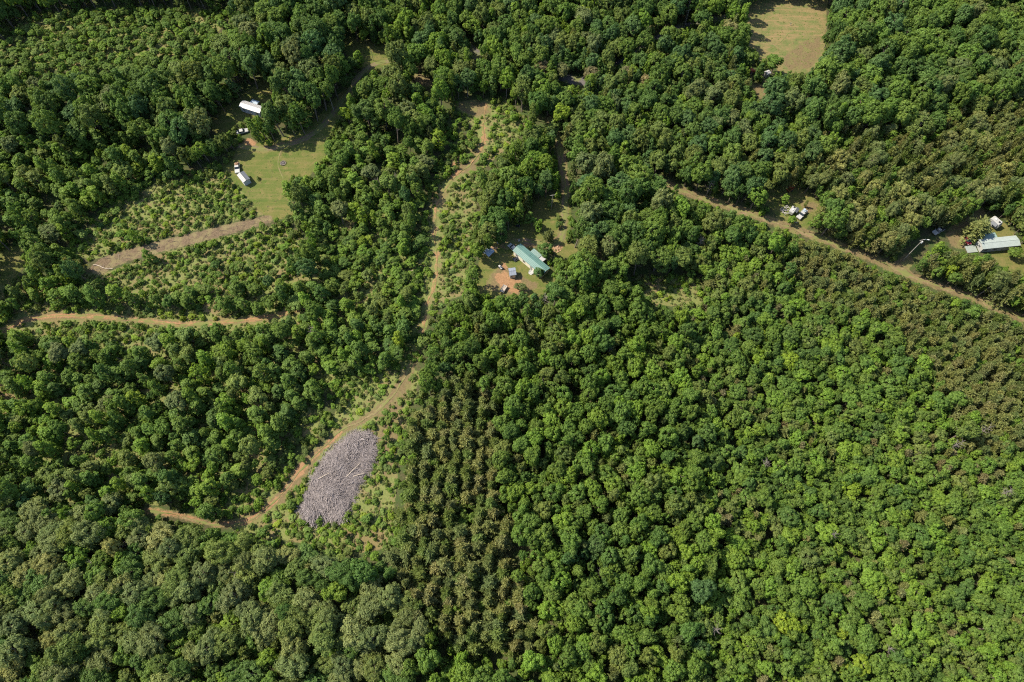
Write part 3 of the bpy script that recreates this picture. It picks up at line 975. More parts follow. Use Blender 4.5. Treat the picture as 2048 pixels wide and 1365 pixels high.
def blocked(x, y, z, r, h):
    """would this plant hide ground that the photo shows open?"""
    if h > 3.2 and shades(x, y, z, r, h):
        return True
    zz = np.array([0.1, 0.35, 0.7, 0.98]) * h + z
    hw = np.array([0.35, 0.9, 0.8, 0.3]) * r
    for k, w in zip(zz, hw):
        px, py, _ = project(np.array([x - w, x, x + w, x, x]), np.array([y, y, y, y - w, y + w]), k)
        if h > 5.6 and sample(low_only, px, py).any() and 0 < py[1] < PH:
            return True
        if ((px > 0) & (px < PW) & (py > 0) & (py < PH) & sample(clear, px, py)).any():
            return True
    return False


# plants that can be told apart by what they stand next to: (crown pixel, kind, r, h, tint, label)
SINGLES = [
    (1077, 546, 'young', 2.1, 6.0, 'deep blue-green', 'small dark green tree at the near corner of the green-roofed mobile home'),
    (1088, 504, 'young', 3.0, 7.5, 'dark green', 'round dark green tree behind the green-roofed mobile home, beside its white porch roof'),
    (1064, 441, 'young', 2.4, 6.5, 'mid green', 'green tree in the middle of the yard, next to the black car'),
    (1077, 452, 'young', 2.2, 6.5, 'bright green', 'bright green tree in the yard between two darker ones near the driveway'),
    (1094, 472, 'pine', 2.4, 6.5, 'grey-green', 'grey-green spiky tree in the yard beside the driveway bend'),
    (1100, 408, 'young', 1.6, 3.6, 'pale green', 'small pale bush-like tree at the foot of the utility pole in the yard'),
    (1119, 436, 'young', 1.3, 3.0, 'dull green', 'upper of two round bushes beside the driveway'),
    (1118, 450, 'young', 1.5, 3.2, 'dark green', 'lower of two round bushes beside the driveway'),
    (1041, 574, 'young', 2.0, 4.5, 'grey-green', 'grey-green small tree on the near edge of the yard below the dark shed'),
    (1055, 521, 'shrub', 1.1, 1.8, 'dark green', 'dark shrub against the front wall of the green-roofed mobile home'),
    (516, 356, 'shrub', 0.9, 1.5, 'dull green', 'single small bush alone in the left lawn'),
    (1956, 455, 'pine', 5.0, 9.0, 'olive', 'broad olive pine shading the yard of the grey-roofed mobile home'),
    (1490, 70, 'big', 3.6, 13.0, 'mid green', 'tall green tree on the left edge of the top field casting a shadow on it'),
    (1463, 58, 'mpine', 3.6, 13.0, 'brown-olive', 'brownish grey pine beside the tall green tree at the top field'),
    (1508, 112, 'young', 2.4, 7.5, 'mid green', 'small round tree at the lower left corner of the top field'),
    (1550, 128, 'big', 3.8, 10.0, 'mid green', 'broad tree at the bottom edge of the top field by the white shed'),
    (268, 470, 'column', 1.5, 9.0, 'bright green', 'lone leaning slender tree rising from the left overgrown clearing'),
    (292, 512, 'column', 1.4, 7.5, 'bright green', 'slender bright tree standing just below the strip of grey slash'),
    (525, 455, 'young', 1.6, 4.6, 'mid green', 'round bush-like tree at the upper end of the grey slash strip'),
    (508, 462, 'young', 1.4, 3.6, 'mid green', 'second round bush below the upper end of the grey slash strip'),
    (492, 467, 'shrub', 1.5, 2.6, 'mid green', 'third round bush below the upper end of the grey slash strip'),
    (1120, 232, 'big', 4.4, 14.0, 'yellow-green', 'big yellow-green tree beside the top of the central driveway'),
    (790, 98, 'column', 2.4, 9.0, 'dull green', 'dark cone-shaped evergreen on the corner of the far left lawn'),
    (718, 118, 'column', 2.0, 9.0, 'bright green', 'bright slim tree on the left edge of the far small lawn'),
    (1085, 134, 'mpine', 3.0, 11.0, 'reddish brown', 'leftmost of the brownish trees along the paved road'),
    (1126, 138, 'mpine', 2.8, 11.0, 'brown-olive', 'brown-olive tree in front of the visible bend of the paved road'),
    (1186, 142, 'mpine', 3.0, 11.0, 'reddish brown', 'brownish bare-looking tree just past the end of the visible road'),
    (1252, 146, 'mpine', 3.0, 11.0, 'reddish brown', 'grey-brown tree between the paved road and the young hillside'),
    (1291, 158, 'mpine', 3.0, 10.0, 'reddish brown', 'rightmost of the brownish trees near the paved road'),
    (1572, 398, 'column', 1.2, 5.0, 'bright green', 'thin leaning sapling on the small lawn beside the white wreckage'),
    (1584, 440, 'young', 1.8, 5.0, 'bright green', 'bright green small tree just below the white wreckage'),
    (584, 382, 'column', 2.4, 11.0, 'bright green', 'tall bright tree on the near right edge of the left lawn'),
    (2030, 505, 'young', 2.4, 6.0, 'mid green', 'round green tree at the right end of the grey-roofed mobile home'),
    (690, 1032, 'shrub', 1.7, 2.2, 'mid green', 'larger green bush on the near edge of the grey brush pile'),
    (638, 1042, 'shrub', 1.4, 2.0, 'mid green', 'green bush at the near tip of the grey brush pile'),
    (603, 1044, 'shrub', 1.5, 2.2, 'mid green', 'green bush at the left tip of the grey brush pile'),
    (662, 1008, 'shrub', 0.7, 1.0, 'dark green', 'small lone green bush growing in the middle of the grey brush pile'),
    (1612, 408, 'column', 0.6, 4.0, 'dull green', 'thin dark sapling standing behind the parked pickup truck'),
]
for px, py, kind, r, h, tint, lab in SINGLES:
    x, y, _ = ground_at(px, py, h * (0.55 if kind != 'mpine' else 0.72))
    put(x, y, kind, r, h, tint, 0, lab, jitter=0.05)

# pine rows
row_x0 = ground_at(900, 1000)[0]
for k in range(-16, 18):
    xr = row_x0 + 4.2 * k
    y = -10.0
    while y < 110:
        y += random.uniform(2.0, 3.3)
        x = xr + random.uniform(-0.9, 0.9) + 0.02 * y + 0.5 * math.sin(y * .13 + k)
        px, py, _ = project(x, y, terrain(x, y) + 5)
        if sample(zone_r, np.array([px]), np.array([py]))[0] != 4 or not (0 < py < 1420) or random.random() < 0.14:
            continue
        r, h = random.uniform(2.1, 3.3), random.uniform(7, 10.5)
        if not blocked(x, y, float(terrain(x, y)), r, h):
            put(x, y, 'pine', r, h, random.choice(ZONES[4][1][0][4]), 4)

snag_spots = []
for _ in range(400):
    px_, py_ = random.uniform(30, 2020), random.uniform(30, 1340)
    if len(snag_spots) >= 26:
        break
    x, y, z = ground_at(px_, py_, 6)
    zz_ = int(sample(zone_r, np.array([px_]), np.array([py_]))[0])
    if zz_ in (0, 2, 3, 5, 7, 10, 12) and not blocked(x, y, z, 1.2, 8) and near_ok(x, y, 0.3, .62, False):
        snag_spots.append((x, y, z, zz_))
        cells.setdefault((int(x // GRIDC), int(y // GRIDC)), []).append((x, y, 0.3, False))

# dart throwing, the widest crowns first
NC = 120000
cx = rng.uniform(-262, 262, NC)
cy = rng.uniform(-34, 292, NC)
cz = terrain(cx, cy)
ppx, ppy, pd = project(cx, cy, cz + 5)
mar = 70
ok = (ppx > -mar) & (ppx < PW + mar) & (ppy > -mar) & (ppy < PH + mar)
cx, cy, cz, ppx, ppy = cx[ok], cy[ok], cz[ok], ppx[ok], ppy[ok]
wpx_ = ppx + 26 * np.sin(cx / 11 + 1.3 * np.sin(cy / 7)) + rng.normal(0, 9, len(ppx))
wpy_ = ppy + 22 * np.sin(cy / 12 + 1.4 * np.sin(cx / 8)) + rng.normal(0, 9, len(ppx))
zi0 = sample(zone_r, ppx, ppy)
zi = np.where(np.isin(zi0, (6, 11)), zi0, sample(zone_r, wpx_, wpy_))
zi = np.where(np.isin(zi, (6, 11)) & ~np.isin(zi0, (6, 11)), zi0, zi)
cands = []
wob = np.sin(cx / 9.0 + 2 * np.sin(cy / 13.0)) + np.sin(cy / 7.5 + cx / 21.0)
for i in range(len(cx)):
    z = int(zi[i])
    spec = ZONES[z][1]
    ws = [s[1] for s in spec]
    if z in (2, 3):                       # patches of pine in the young wood
        ws = list(ws)
        ws[-1] *= 3.0 if wob[i] > 1.1 else 0.35
    s = random.choices(spec, ws)[0]
    r, h = random.uniform(*s[2]), random.uniform(*s[3])
    if z in (7, 12) and s[0] != 'shrub':
        h *= random.uniform(.7, 1.15)
    if z in (0, 3, 8, 9, 10) and s[0] != 'shrub':
        h *= 1.25
        r *= 0.94
    pal = s[4]
    k = int((wob[i] + 2) * 1.7 + random.uniform(-2.2, 2.2)) % len(pal)
    cands.append((-r * random.uniform(0.8, 1.2), i, s[0], r, h, pal[k], z))
cands.sort()
for _, i, kind, r, h, tint, z in cands:
    if random.random() > ZONES[z][3]:
        continue
    if z in (6, 7, 11, 12):                # patchy regrowth: thickets and thin spots
        pn = math.sin(cx[i] / 6.3 + 1.9 * math.sin(cy[i] / 8.1)) + math.sin(cy[i] / 5.2 + 1.4 * math.sin(cx[i] / 9.7))
        if pn < (0.1 if z == 6 else -0.35) and random.random() < (0.72 if z == 6 else 0.6):
            continue
    if z == 4 and kind == 'pine':
        continue
    x, y = float(cx[i]), float(cy[i])
    if not near_ok(x, y, r, ZONES[z][2] * (random.uniform(.55, 1.0) if z in (6, 7, 11, 12) else 1), kind == 'shrub'):
        continue
    if blocked(x, y, float(cz[i]), r, h):
        if kind in ('shrub',):
            continue
        # a smaller plant may still stand here
        r2, h2 = 1.4, 3.0
        if blocked(x, y, float(cz[i]), r2, h2) or random.random() < 0.5:
            continue
        put(x, y, 'shrub' if random.random() < .7 else 'young', r2 if random.random() < .5 else 1.1, h2, random.choice(['mid green', 'dull green', 'bright green']), z)
        plants[-1]['small'] = True
        continue
    put(x, y, kind, r, h, tint, z)

# low undergrowth between the trees and over the rough ground
weeds = []
NW = 170000
wx = rng.uniform(-262, 262, NW)
wy = rng.uniform(-34, 292, NW)
wz = terrain(wx, wy)
wpx, wpy, _ = project(wx, wy, wz)
ok = (wpx > -40) & (wpx < PW + 40) & (wpy > -40) & (wpy < PH + 40)
open_r = blur(clear | lawn_r | field_r, 1) > 0.3
dens = np.where(sample(scrub_r, wpx, wpy), 0.75, 0.08) * np.where(sample(dry_r, wpx, wpy), 0.4, 1)
is_lawn = sample(lawn_r | field_r, wpx, wpy)
ok &= ((~sample(open_r, wpx, wpy)) | (is_lawn & ~sample(blur(soil_r | slash_r, 1) > .2, wpx, wpy))) & (rng.uniform(0, 1, NW) < np.where(is_lawn, 0.28, dens))
for i in np.nonzero(ok)[0]:
    weeds.append((wx[i], wy[i], wz[i], 2 if is_lawn[i] else int(sample(scrub_r, wpx[i:i + 1], wpy[i:i + 1])[0])))

# ------------------------------------------------------------------ plants become objects: the largest in view singly, the rest as masses
FAMILY = {'young': 'broadleaf', 'big': 'broadleaf', 'column': 'broadleaf', 'pine': 'pine', 'mpine': 'pine', 'shrub': 'shrub'}
WORD = {'young': 'round leafy tree', 'big': 'broad leafy tree', 'column': 'slender leafy tree', 'pine': 'young pine tree', 'mpine': 'mature pine tree', 'shrub': 'low shrub'}
NAME = {'broadleaf': 'broadleaf_tree', 'pine': 'pine_tree', 'shrub': 'shrub'}
LIMIT = {'broadleaf': 300, 'pine': 300, 'shrub': 300}
for p in plants:
    p['px'], p['py'], d = (float(q) for q in project(p['x'], p['y'], p['z'] + p['h'] * 0.6))
    p['size'] = p['r'] / d
    p['in'] = 12 < p['px'] < PW - 12 and 10 < p['py'] < PH - 10
single_ids = set()
for fam in LIMIT:
    idx = [i for i, p in enumerate(plants) if FAMILY[p['kind']] == fam and p['in']]
    idx.sort(key=lambda i: (plants[i]['label'] is None, bool(plants[i].get('small')), -plants[i]['size']))
    single_ids |= set(idx[:LIMIT[fam]])

seen_labels = set()
for i in sorted(single_ids):
    p = plants[i]
    kind, crown, tme, r0, h0, _ = PROTO[p['pid']]
    fam = FAMILY[p['kind']]
    lab = p['label']
    if lab is None:
        head = f"{p['tint']} {WORD[p['kind']]} {ZONES[p['zone']][0]}"
        lab = f"{head}, {p['px'] / 20.48:.0f}% across, {p['py'] / 13.65:.0f}% down"
        if lab in seen_labels:
            lab = f"{p['tint']} {WORD[p['kind']]} {' '.join(ZONES[p['zone']][0].split()[:6])}, {p['px'] / 20.48:.1f}% across, {p['py'] / 13.65:.1f}% down"
    seen_labels.add(lab)
    grp = {'broadleaf': 'leafy trees ', 'pine': 'pine trees ', 'shrub': 'shrubs '}[fam] + ZONES[p['zone']][0]
    sc = (p['r'] / r0 * p['fx'], p['r'] / r0 / p['fx'], p['h'] / h0)
    if fam == 'shrub':
        o = link('shrub', crown)
        tag(o, lab, 'shrub', grp)
        o.location = (p['x'], p['y'], p['z'])
        o.rotation_euler = p['rot']
        o.scale = sc
        o['tint'] = [float(q) for q in p['col']] + [1.0]
        continue
    o = thing(NAME[fam], lab, 'tree', (p['x'], p['y'], p['z']), 0, grp)
    o.rotation_euler = p['rot']
    o.scale = sc
    c = link('crown', crown, o)
    c['tint'] = [float(q) for q in p['col']] + [1.0]
    link('trunk', tme, o)

for k, (x, y, z, zz_) in enumerate(snag_spots):
    h = random.uniform(8.5, 12.5)
    mb = trunk_mb(h, 0.22, 11, 2.6, h * 0.35)
    for i in range(14):
        a, zb, L_ = random.uniform(0, 6.28), random.uniform(.5, .95) * h, random.uniform(.8, 1.8)
        mb.tube([(0, 0, zb), (math.cos(a) * L_, math.sin(a) * L_, zb + L_ * .5)], [.05, .015], 3, False)
    o = mb.build('dead_tree', M_SNAG)
    o.location = (x, y, z)
    o.rotation_euler = (random.gauss(0, .05), random.gauss(0, .05), 0)
    px_, py_, _ = (float(q) for q in project(x, y, z + h * .7))
    tag(o, f"bare grey dead tree {ZONES[zz_][0]}, {px_ / 20.48:.0f}% across, {py_ / 13.65:.0f}% down", 'tree', 'bare dead trees')

src = bpy.data.collections.new('plant_sources')
for k, (kind, crown, tme, r0, h0, whole) in enumerate(PROTO):
    so = bpy.data.objects.new(f'source_{k:03d}', whole)
    src.objects.link(so)


def mass(name, rows):
    """one object: points that carry an instance of a plant each"""
    me = bpy.data.meshes.new(name)
    n = len(rows)
    me.vertices.add(n)
    me.vertices.foreach_set('co', np.array([r[0] for r in rows], np.float32).ravel())
    for an, ty, k, key in (('pid', 'INT', 1, 'value'), ('rotz', 'FLOAT_VECTOR', 2, 'vector'), ('scl', 'FLOAT_VECTOR', 3, 'vector'), ('tint', 'FLOAT_COLOR', 4, 'color')):
        at = me.attributes.new(an, ty, 'POINT')
        at.data.foreach_set(key, np.array([r[k] for r in rows], np.int32 if ty == 'INT' else np.float32).ravel())
    o = link(name, me)
    o['kind'] = 'stuff'
    ng = bpy.data.node_groups.new(name, 'GeometryNodeTree')
    ng.interface.new_socket('Geometry', in_out='INPUT', socket_type='NodeSocketGeometry')
    ng.interface.new_socket('Geometry', in_out='OUTPUT', socket_type='NodeSocketGeometry')
    gi, go = ng.nodes.new('NodeGroupInput'), ng.nodes.new('NodeGroupOutput')
    ci = ng.nodes.new('GeometryNodeCollectionInfo')
    ci.inputs['Collection'].default_value = src
    ci.inputs['Separate Children'].default_value = True
    ci.inputs['Reset Children'].default_value = True
    ip = ng.nodes.new('GeometryNodeInstanceOnPoints')
    ip.inputs['Pick Instance'].default_value = True

    def attr(nm, ty):
        a = ng.nodes.new('GeometryNodeInputNamedAttribute')
        a.data_type = ty
        a.inputs['Name'].default_value = nm
        return a.outputs['Attribute']
    ng.links.new(gi.outputs[0], ip.inputs['Points'])
    ng.links.new(ci.outputs[0], ip.inputs['Instance'])
    ng.links.new(attr('pid', 'INT'), ip.inputs['Instance Index'])
    e2r = ng.nodes.new('FunctionNodeEulerToRotation')
    ng.links.new(attr('rotz', 'FLOAT_VECTOR'), e2r.inputs[0])
    ng.links.new(e2r.outputs[0], ip.inputs['Rotation'])
    ng.links.new(attr('scl', 'FLOAT_VECTOR'), ip.inputs['Scale'])
    ng.links.new(ip.outputs[0], go.inputs[0])
    md = o.modifiers.new('plants', 'NODES')
    md.node_group = ng
    return o


rows = {'broadleaf': [], 'pine': [], 'shrub': []}
for i, p in enumerate(plants):
    if i in single_ids:
        continue
    _, _, _, r0, h0, _ = PROTO[p['pid']]
    k = p['r'] / r0
    rows[FAMILY[p['kind']]].append(((p['x'], p['y'], p['z']), p['pid'], p['rot'], (k * p['fx'], k / p['fx'], p['h'] / h0), (*p['col'], 1)))
mass('broadleaf_woods', rows['broadleaf'])
mass('pine_woods', rows['pine'])
mass('shrubbery', rows['shrub'])
wr = []
for (x, y, z, open_ground) in weeds:
    k = random.uniform(0.10, 0.30) if open_ground == 2 else random.uniform(0.22, 0.62) if open_ground else random.uniform(0.4, 1.0)
    t = np.array(TINT[random.choice(['pale green', 'dull green', 'olive', 'bright green', 'grey-green', 'brown-olive', 'reddish brown'] if open_ground else ['dull green', 'mid green', 'dark green', 'olive', 'pale green'])]) * random.uniform(0.85, 1.2)
    wr.append(((x, y, z), random.choice(KIND_IDS['weed']), (0, 0, random.uniform(0, 6.28)), (k, k, k * (random.uniform(.8, 1.6) if open_ground != 2 else .35)), (*t, 1)))
mass('undergrowth', wr)
print('PLANTS', len(plants), {k: len(v) for k, v in rows.items()}, 'weeds', len(wr), 'singles', len(single_ids))
#MANMADE
# ------------------------------------------------------------------ buildings, vehicles and yard things
WHITE = paint('white_paint', (0.31, 0.31, 0.30), 0.45, var=0.06)
CREAM = paint('cream_siding', (0.52, 0.48, 0.38), 0.6, var=0.08)
GREY_SIDING = paint('grey_siding', (0.40, 0.41, 0.42), 0.6, var=0.08)
ROOF_GREEN = paint('green_metal_roof', (0.085, 0.165, 0.145), 0.45, 0.0, var=0.10, scale=0.8)
ROOF_PALE_GREEN = paint('pale_green_roof', (0.17, 0.24, 0.215), 0.45, 0.0, var=0.12)
ROOF_GREY = paint('grey_metal_roof', (0.25, 0.285, 0.27), 0.4, 0.0, var=0.10, scale=0.8)
ROOF_WHITE = paint('white_metal_roof', (0.33, 0.325, 0.335), 0.4, 0.0, var=0.05)
ROOF_SLATE = paint('slate_blue_roof', (0.17, 0.19, 0.235), 0.5, var=0.15)
ROOF_SHED = paint('shed_roof', (0.105, 0.112, 0.122), 0.45, var=0.12)
GLASS = paint('dark_glass', (0.018, 0.024, 0.03), 0.08, var=0.1)
RUBBER = paint('rubber', (0.022, 0.022, 0.022), 0.85, var=0.2)
STEEL = paint('steel', (0.45, 0.45, 0.45), 0.35, 0.8, var=0.1)
BLACK = paint('black_paint', (0.02, 0.022, 0.028), 0.25, var=0.1)
RED = paint('red_paint', (0.11, 0.012, 0.022), 0.3, var=0.1)
RUST = paint('rusty_red', (0.36, 0.085, 0.035), 0.75, var=0.35)
LAMP = paint('lamp_lens', (0.45, 0.45, 0.43), 0.15, var=0.05)
DECK = paint('deck_boards', (0.20, 0.225, 0.205), 0.8, var=0.12)
TIMBER = paint('raw_timber', (0.30, 0.19, 0.11), 0.85, var=0.3)
TARP = paint('pale_tarp', (0.30, 0.36, 0.43), 0.5, var=0.1)
CONCRETE = paint('concrete', (0.28, 0.265, 0.245), 0.9, var=0.15)
POLE_WOOD = paint('weathered_pole', (0.24, 0.22, 0.19), 0.9, var=0.2)
BROWN = paint('brown_load', (0.20, 0.12, 0.07), 0.9, var=0.4)
ASH = paint('ash', (0.12, 0.11, 0.10), 0.95, var=0.4)
STONE = paint('field_stone', (0.15, 0.125, 0.095), 0.9, var=0.3)


def frame_from(p0, p1, dz=0.0):
    """centre on the ground, heading and length of a thing whose ends (at height dz) are seen at two pixels"""
    a, b = ground_at(*p0, dz), ground_at(*p1, dz)
    x, y = (a[0] + b[0]) / 2, (a[1] + b[1]) / 2
    return (x, y, float(terrain(x, y))), math.atan2(b[1] - a[1], b[0] - a[0]), math.hypot(b[0] - a[0], b[1] - a[1])


def gable_roof(name, L, W, z, rise, over, mat, parent, th=0.12, ribs=True):
    mb = MB()
    hx, hy = L / 2 + over, W / 2 + over
    zb = z - over * rise / (W / 2)
    prof = [(-hy, zb), (0, z + rise), (hy, zb), (hy, zb + th), (0, z + rise + th), (-hy, zb + th)]
    pts = [(-hx, p[0], p[1]) for p in prof] + [(hx, p[0], p[1]) for p in prof]
    n = 6
    mb.add(pts, [(0, 1, 4, 5), (1, 2, 3, 4), (6, 11, 10, 7), (7, 10, 9, 8)] + [(i, i + n, (i + 1) % n + n, (i + 1) % n) for i in range(n)])
    if ribs:
        k = int(L / 0.6)
        ang = math.atan2(rise + z - zb, hy)
        sl = math.hypot(hy, z + rise - zb)
        for i in range(k + 1):
            x = -hx + 0.05 + (2 * hx - 0.1) * i / k
            for s in (-1, 1):
                c = (x, s * hy / 2, (zb + z + rise) / 2 + th + 0.02)
                mb.box(c, (0.05, sl * 0.98, 0.05), Matrix.Rotation(-s * ang, 3, 'X'))
    mb.tube([(-hx, 0, z + rise + th + .02), (hx, 0, z + rise + th + .02)], 0.09, 6)
    return mb.build(name, mat, parent)


def gable_walls(L, W, z, rise, mat, parent):
    mb = MB()
    prof = [(-W / 2, 0.0), (W / 2, 0.0), (W / 2, z), (0, z + rise), (-W / 2, z)]
    pts = [(-L / 2, p[0], p[1]) for p in prof] + [(L / 2, p[0], p[1]) for p in prof]
    mb.add(pts, [(0, 1, 2, 3, 4)[::-1], (5, 6, 7, 8, 9)] + [(i, (i + 1) % 5, (i + 1) % 5 + 5, i + 5) for i in range(5)])
    k = int(z / 0.22)
    for i in range(1, k):                # siding courses
        for s in (-1, 1):
            mb.box((0, s * (W / 2 + 0.008), i * z / k), (L - 0.02, 0.02, 0.035))
    return mb.build('wall', mat, parent)


def window(parent, c, w, h, rotz=0.0):
    """frame with a pane sub-part; the window faces local -y before rotz"""
    rot = Matrix.Rotation(rotz, 3, 'Z')
    f = MB()
    for dx, dz, sx, sz in ((0, h / 2, w + .12, .1), (0, -h / 2, w + .12, .1), (-w / 2, 0, .1, h - .1), (w / 2, 0, .1, h - .1), (0, 0, .06, h - .1)):
        f.box(Vector(c) + rot @ Vector((dx, -0.05, dz)), (sx, 0.08, sz), rot)
    fo = f.build('window', WHITE, parent)
    MB().box(Vector(c) + rot @ Vector((0, -0.035, 0)), (w - .1, 0.03, h - .1), rot).build('pane', GLASS, fo)


def door(parent, c, rotz=0.0, mat=None):
    rot = Matrix.Rotation(rotz, 3, 'Z')
    d = MB().box(Vector(c) + rot @ Vector((0, -0.05, 1.0)), (0.92, 0.08, 2.0), rot).build('door', mat or WHITE, parent)
    MB().box(Vector(c) + rot @ Vector((0.35, -0.12, 1.0)), (0.06, 0.08, 0.12), rot).build('handle', STEEL, d)


def mobile_home(label, p0, p1, W, roof, wall, zr=2.9):
    loc, rz, L = frame_from(p0, p1, zr + 0.4)
    t = thing('mobile_home', label, 'mobile home', loc, rz)
    gable_walls(L - .3, W, zr, 0.45, wall, t)
    gable_roof('roof', L, W, zr, 0.45, 0.25, roof, t)
    MB().box((0, 0, 0.05), (L - .7, W - .3, 0.7)).build('skirting', GREY_SIDING, t)
    n = max(3, int(L / 3.2))
    for i in range(n):
        x = -L / 2 + L * (i + 0.5) / n
        if i == n // 2:
            door(t, (x, -W / 2 - .02, 0.5))
        else:
            window(t, (x, -W / 2 - .02, 1.7), 1.0, 1.05)
        window(t, (x + .3, W / 2 + .02, 1.7), 0.9, 1.0, math.pi)
    window(t, (-L / 2 + .13, 0, 1.7), 0.9, 1.0, -math.pi / 2)
    window(t, (L / 2 - .13, 0, 1.7), 0.9, 1.0, math.pi / 2)
    return t, L


def wheel(parent, c, r=0.34, w=0.24):
    wh = MB().tube([(c[0], c[1] - w / 2, c[2]), (c[0], c[1] + w / 2, c[2])], r, 14).build('wheel', RUBBER, parent)
    MB().tube([(c[0], c[1] - w / 2 - .015, c[2]), (c[0], c[1] + w / 2 + .015, c[2])], r * 0.6, 10).build('rim', STEEL, wh)
    return wh


def car(name, label, cat, p0, p1, mat, L=4.6, W=1.8, kind='sedan', load=False):
    """p0 is the rear, p1 the front"""
    loc, rz, _ = frame_from(p0, p1, 0.8)
    t = thing(name, label, cat, (loc[0], loc[1], loc[2] + 0.08), rz)
    h = L / 2
    if kind == 'pickup':
        body = [(-h, .42), (h - .1, .42), (h, .6), (h - .05, .98), (.72, 1.06), (-.62, 1.06), (-h, 1.06)]
    else:
        body = [(-h, .36), (h - .1, .36), (h, .55), (h - .1, .82), (.95, .97), (-1.35, 1.0), (-h + .05, .95)]
    MB().prism(body, -W / 2, W / 2).build('body', mat, t, bevel=0.07)
    if kind == 'pickup':
        cab = [(-.6, 1.05, 0.04), (.85, 1.05, 0.04), (.3, 1.74, .2), (-.5, 1.76, .2)]
        roofz, rx = 1.755, (-.5, .3)
    else:
        cab = [(-1.75, .97, 0.05), (1.1, .95, 0.05), (.3, 1.43, .22), (-.95, 1.45, .22)]
        roofz, rx = 1.44, (-.95, .3)
    MB().prism(cab, -W / 2, W / 2).build('cabin', GLASS, t)
    MB().box(((rx[0] + rx[1]) / 2, 0, roofz), (rx[1] - rx[0] + .1, W - .38, .06)).build('car_roof', mat, t, bevel=0.02)
    if kind == 'pickup':
        b = MB()
        b.box((-h / 2 - .33, 0, 1.065), (h - .72, W - .22, .02))
        b.build('bed', BLACK, t)
        if load:
            m = MB()
            for _ in range(16):
                m.box((random.uniform(-h + .3, -.85), random.uniform(-.6, .6), 1.15 + random.uniform(0, .35)), [random.uniform(.25, .6) for _ in range(3)], Matrix.Rotation(random.uniform(0, 3), 3, 'Z'))
            m.build('load', load, t)
    for x in (-h * .62, h * .64):
        for s in (-1, 1):
            wheel(t, (x, s * (W / 2 - .1), .3))
    for s in (-1, 1):
        MB().box((h - .08, s * (W / 2 - .3), .74), (.14, .36, .14)).build('headlight', LAMP, t)
        MB().box((-h + .02, s * (W / 2 - .22), .8), (.08, .24, .2)).build('tail_light', RED, t)
        MB().box((.72 if kind == 'pickup' else .8, s * (W / 2 + .08), 1.1), (.12, .2, .14)).build('mirror', mat, t)
    return t


def camper(label, p0, p1, W=2.3, H=2.5):
    loc, rz, L = frame_from(p0, p1, H + .5)
    t = thing('travel_trailer', label, 'trailer', (loc[0], loc[1], loc[2] + .05), rz)
    h = L / 2
    prof = [(-h, .7), (-h + .25, .5), (h - .3, .5), (h, .9), (h - .05, 1.9), (h - .55, H + .5), (-h + .4, H + .52), (-h + .02, H + .1)]
    MB().prism(prof, -W / 2, W / 2).build('body', WHITE, t, bevel=.06)
    MB().box((h * .45, 0, H + .6), (.65, .65, .16)).build('roof_vent', BLACK, t)
    MB().box((-h * .35, 0, H + .62), (.9, .6, .2)).build('air_conditioner', GREY_SIDING, t)
    for x in (-h * .5, h * .4):
        window(t, (x, -W / 2, 1.9), .8, .7)
        window(t, (x, W / 2, 1.9), .8, .7, math.pi)
    door(t, (0, -W / 2, .55))
    a = MB()
    for i in range(2):
        a.tube([(h * .1 - .6 + i * 1.3, -W / 2, 2.75), (h * .1 - .6 + i * 1.3, -W / 2 - 1.1, 2.2)], .03, 4)
    a.box((h * .1, -W / 2 - .55, 2.5), (2.4, 1.25, .04), Matrix.Rotation(.45, 3, 'X'))
    a.build('awning', ROOF_SHED, t)
    for s in (-1, 1):
        for x in (-.45, .4):
            wheel(t, (x, s * (W / 2 - .1), .3), .32, .2)
    hb = MB()
    for s in (-1, 1):
        hb.tube([(h - .1, s * .7, .5), (h + 1.0, 0, .5)], .05, 5)
    hb.build('hitch', BLACK, t)
    return t


# --- green-roofed home in the central yard
t, L = mobile_home('long mobile home with a green metal roof and cream front wall', (1034, 494.5), (1091.5, 541.5), 3.9, ROOF_GREEN, CREAM)
lean = MB()
lean.box((-.6, 3.0, 2.6), (4.2, 2.6, .10), Matrix.Rotation(-.10, 3, 'X'))
for i in range(8):
    lean.box((-2.6 + i * .57, 3.0, 2.67), (.05, 2.6, .05), Matrix.Rotation(-.10, 3, 'X'))
pr = lean.build('porch_roof', ROOF_PALE_GREEN, t)
pp = MB()
for x in (-2.5, 1.3):
    pp.box((x, 4.1, 1.25), (.12, .12, 2.5))
pp.build('porch_post', WHITE, t)
MB().box((2.6, 2.95, 2.45), (2.0, 2.4, .10), Matrix.Rotation(-.08, 3, 'X')).build('awning_panel', ROOF_WHITE, t)
st = MB()
st.box((2.9, -2.7, .25), (1.8, 1.4, .5)).box((2.9, -3.6, .12), (1.4, .5, .24))
for sx in (2.05, 3.75):
    st.box((sx, -2.7, .95), (.08, 1.4, .08)).box((sx, -3.3, .7), (.08, .08, .5)).box((sx, -2.1, .7), (.08, .08, .5))
st.build('porch_step', WHITE, t)
MB().tube([(-1.5, .7, 3.2), (-1.5, .7, 3.75)], .08, 8).build('roof_vent', STEEL, t)

car('car', 'white car parked against the left end of the green-roofed home', 'car', (1033, 502), (1019, 490), WHITE, 4.4)
car('car', 'black car in deep shade at the top of the central yard', 'car', (1035, 452), (1039, 436), BLACK, 4.5)


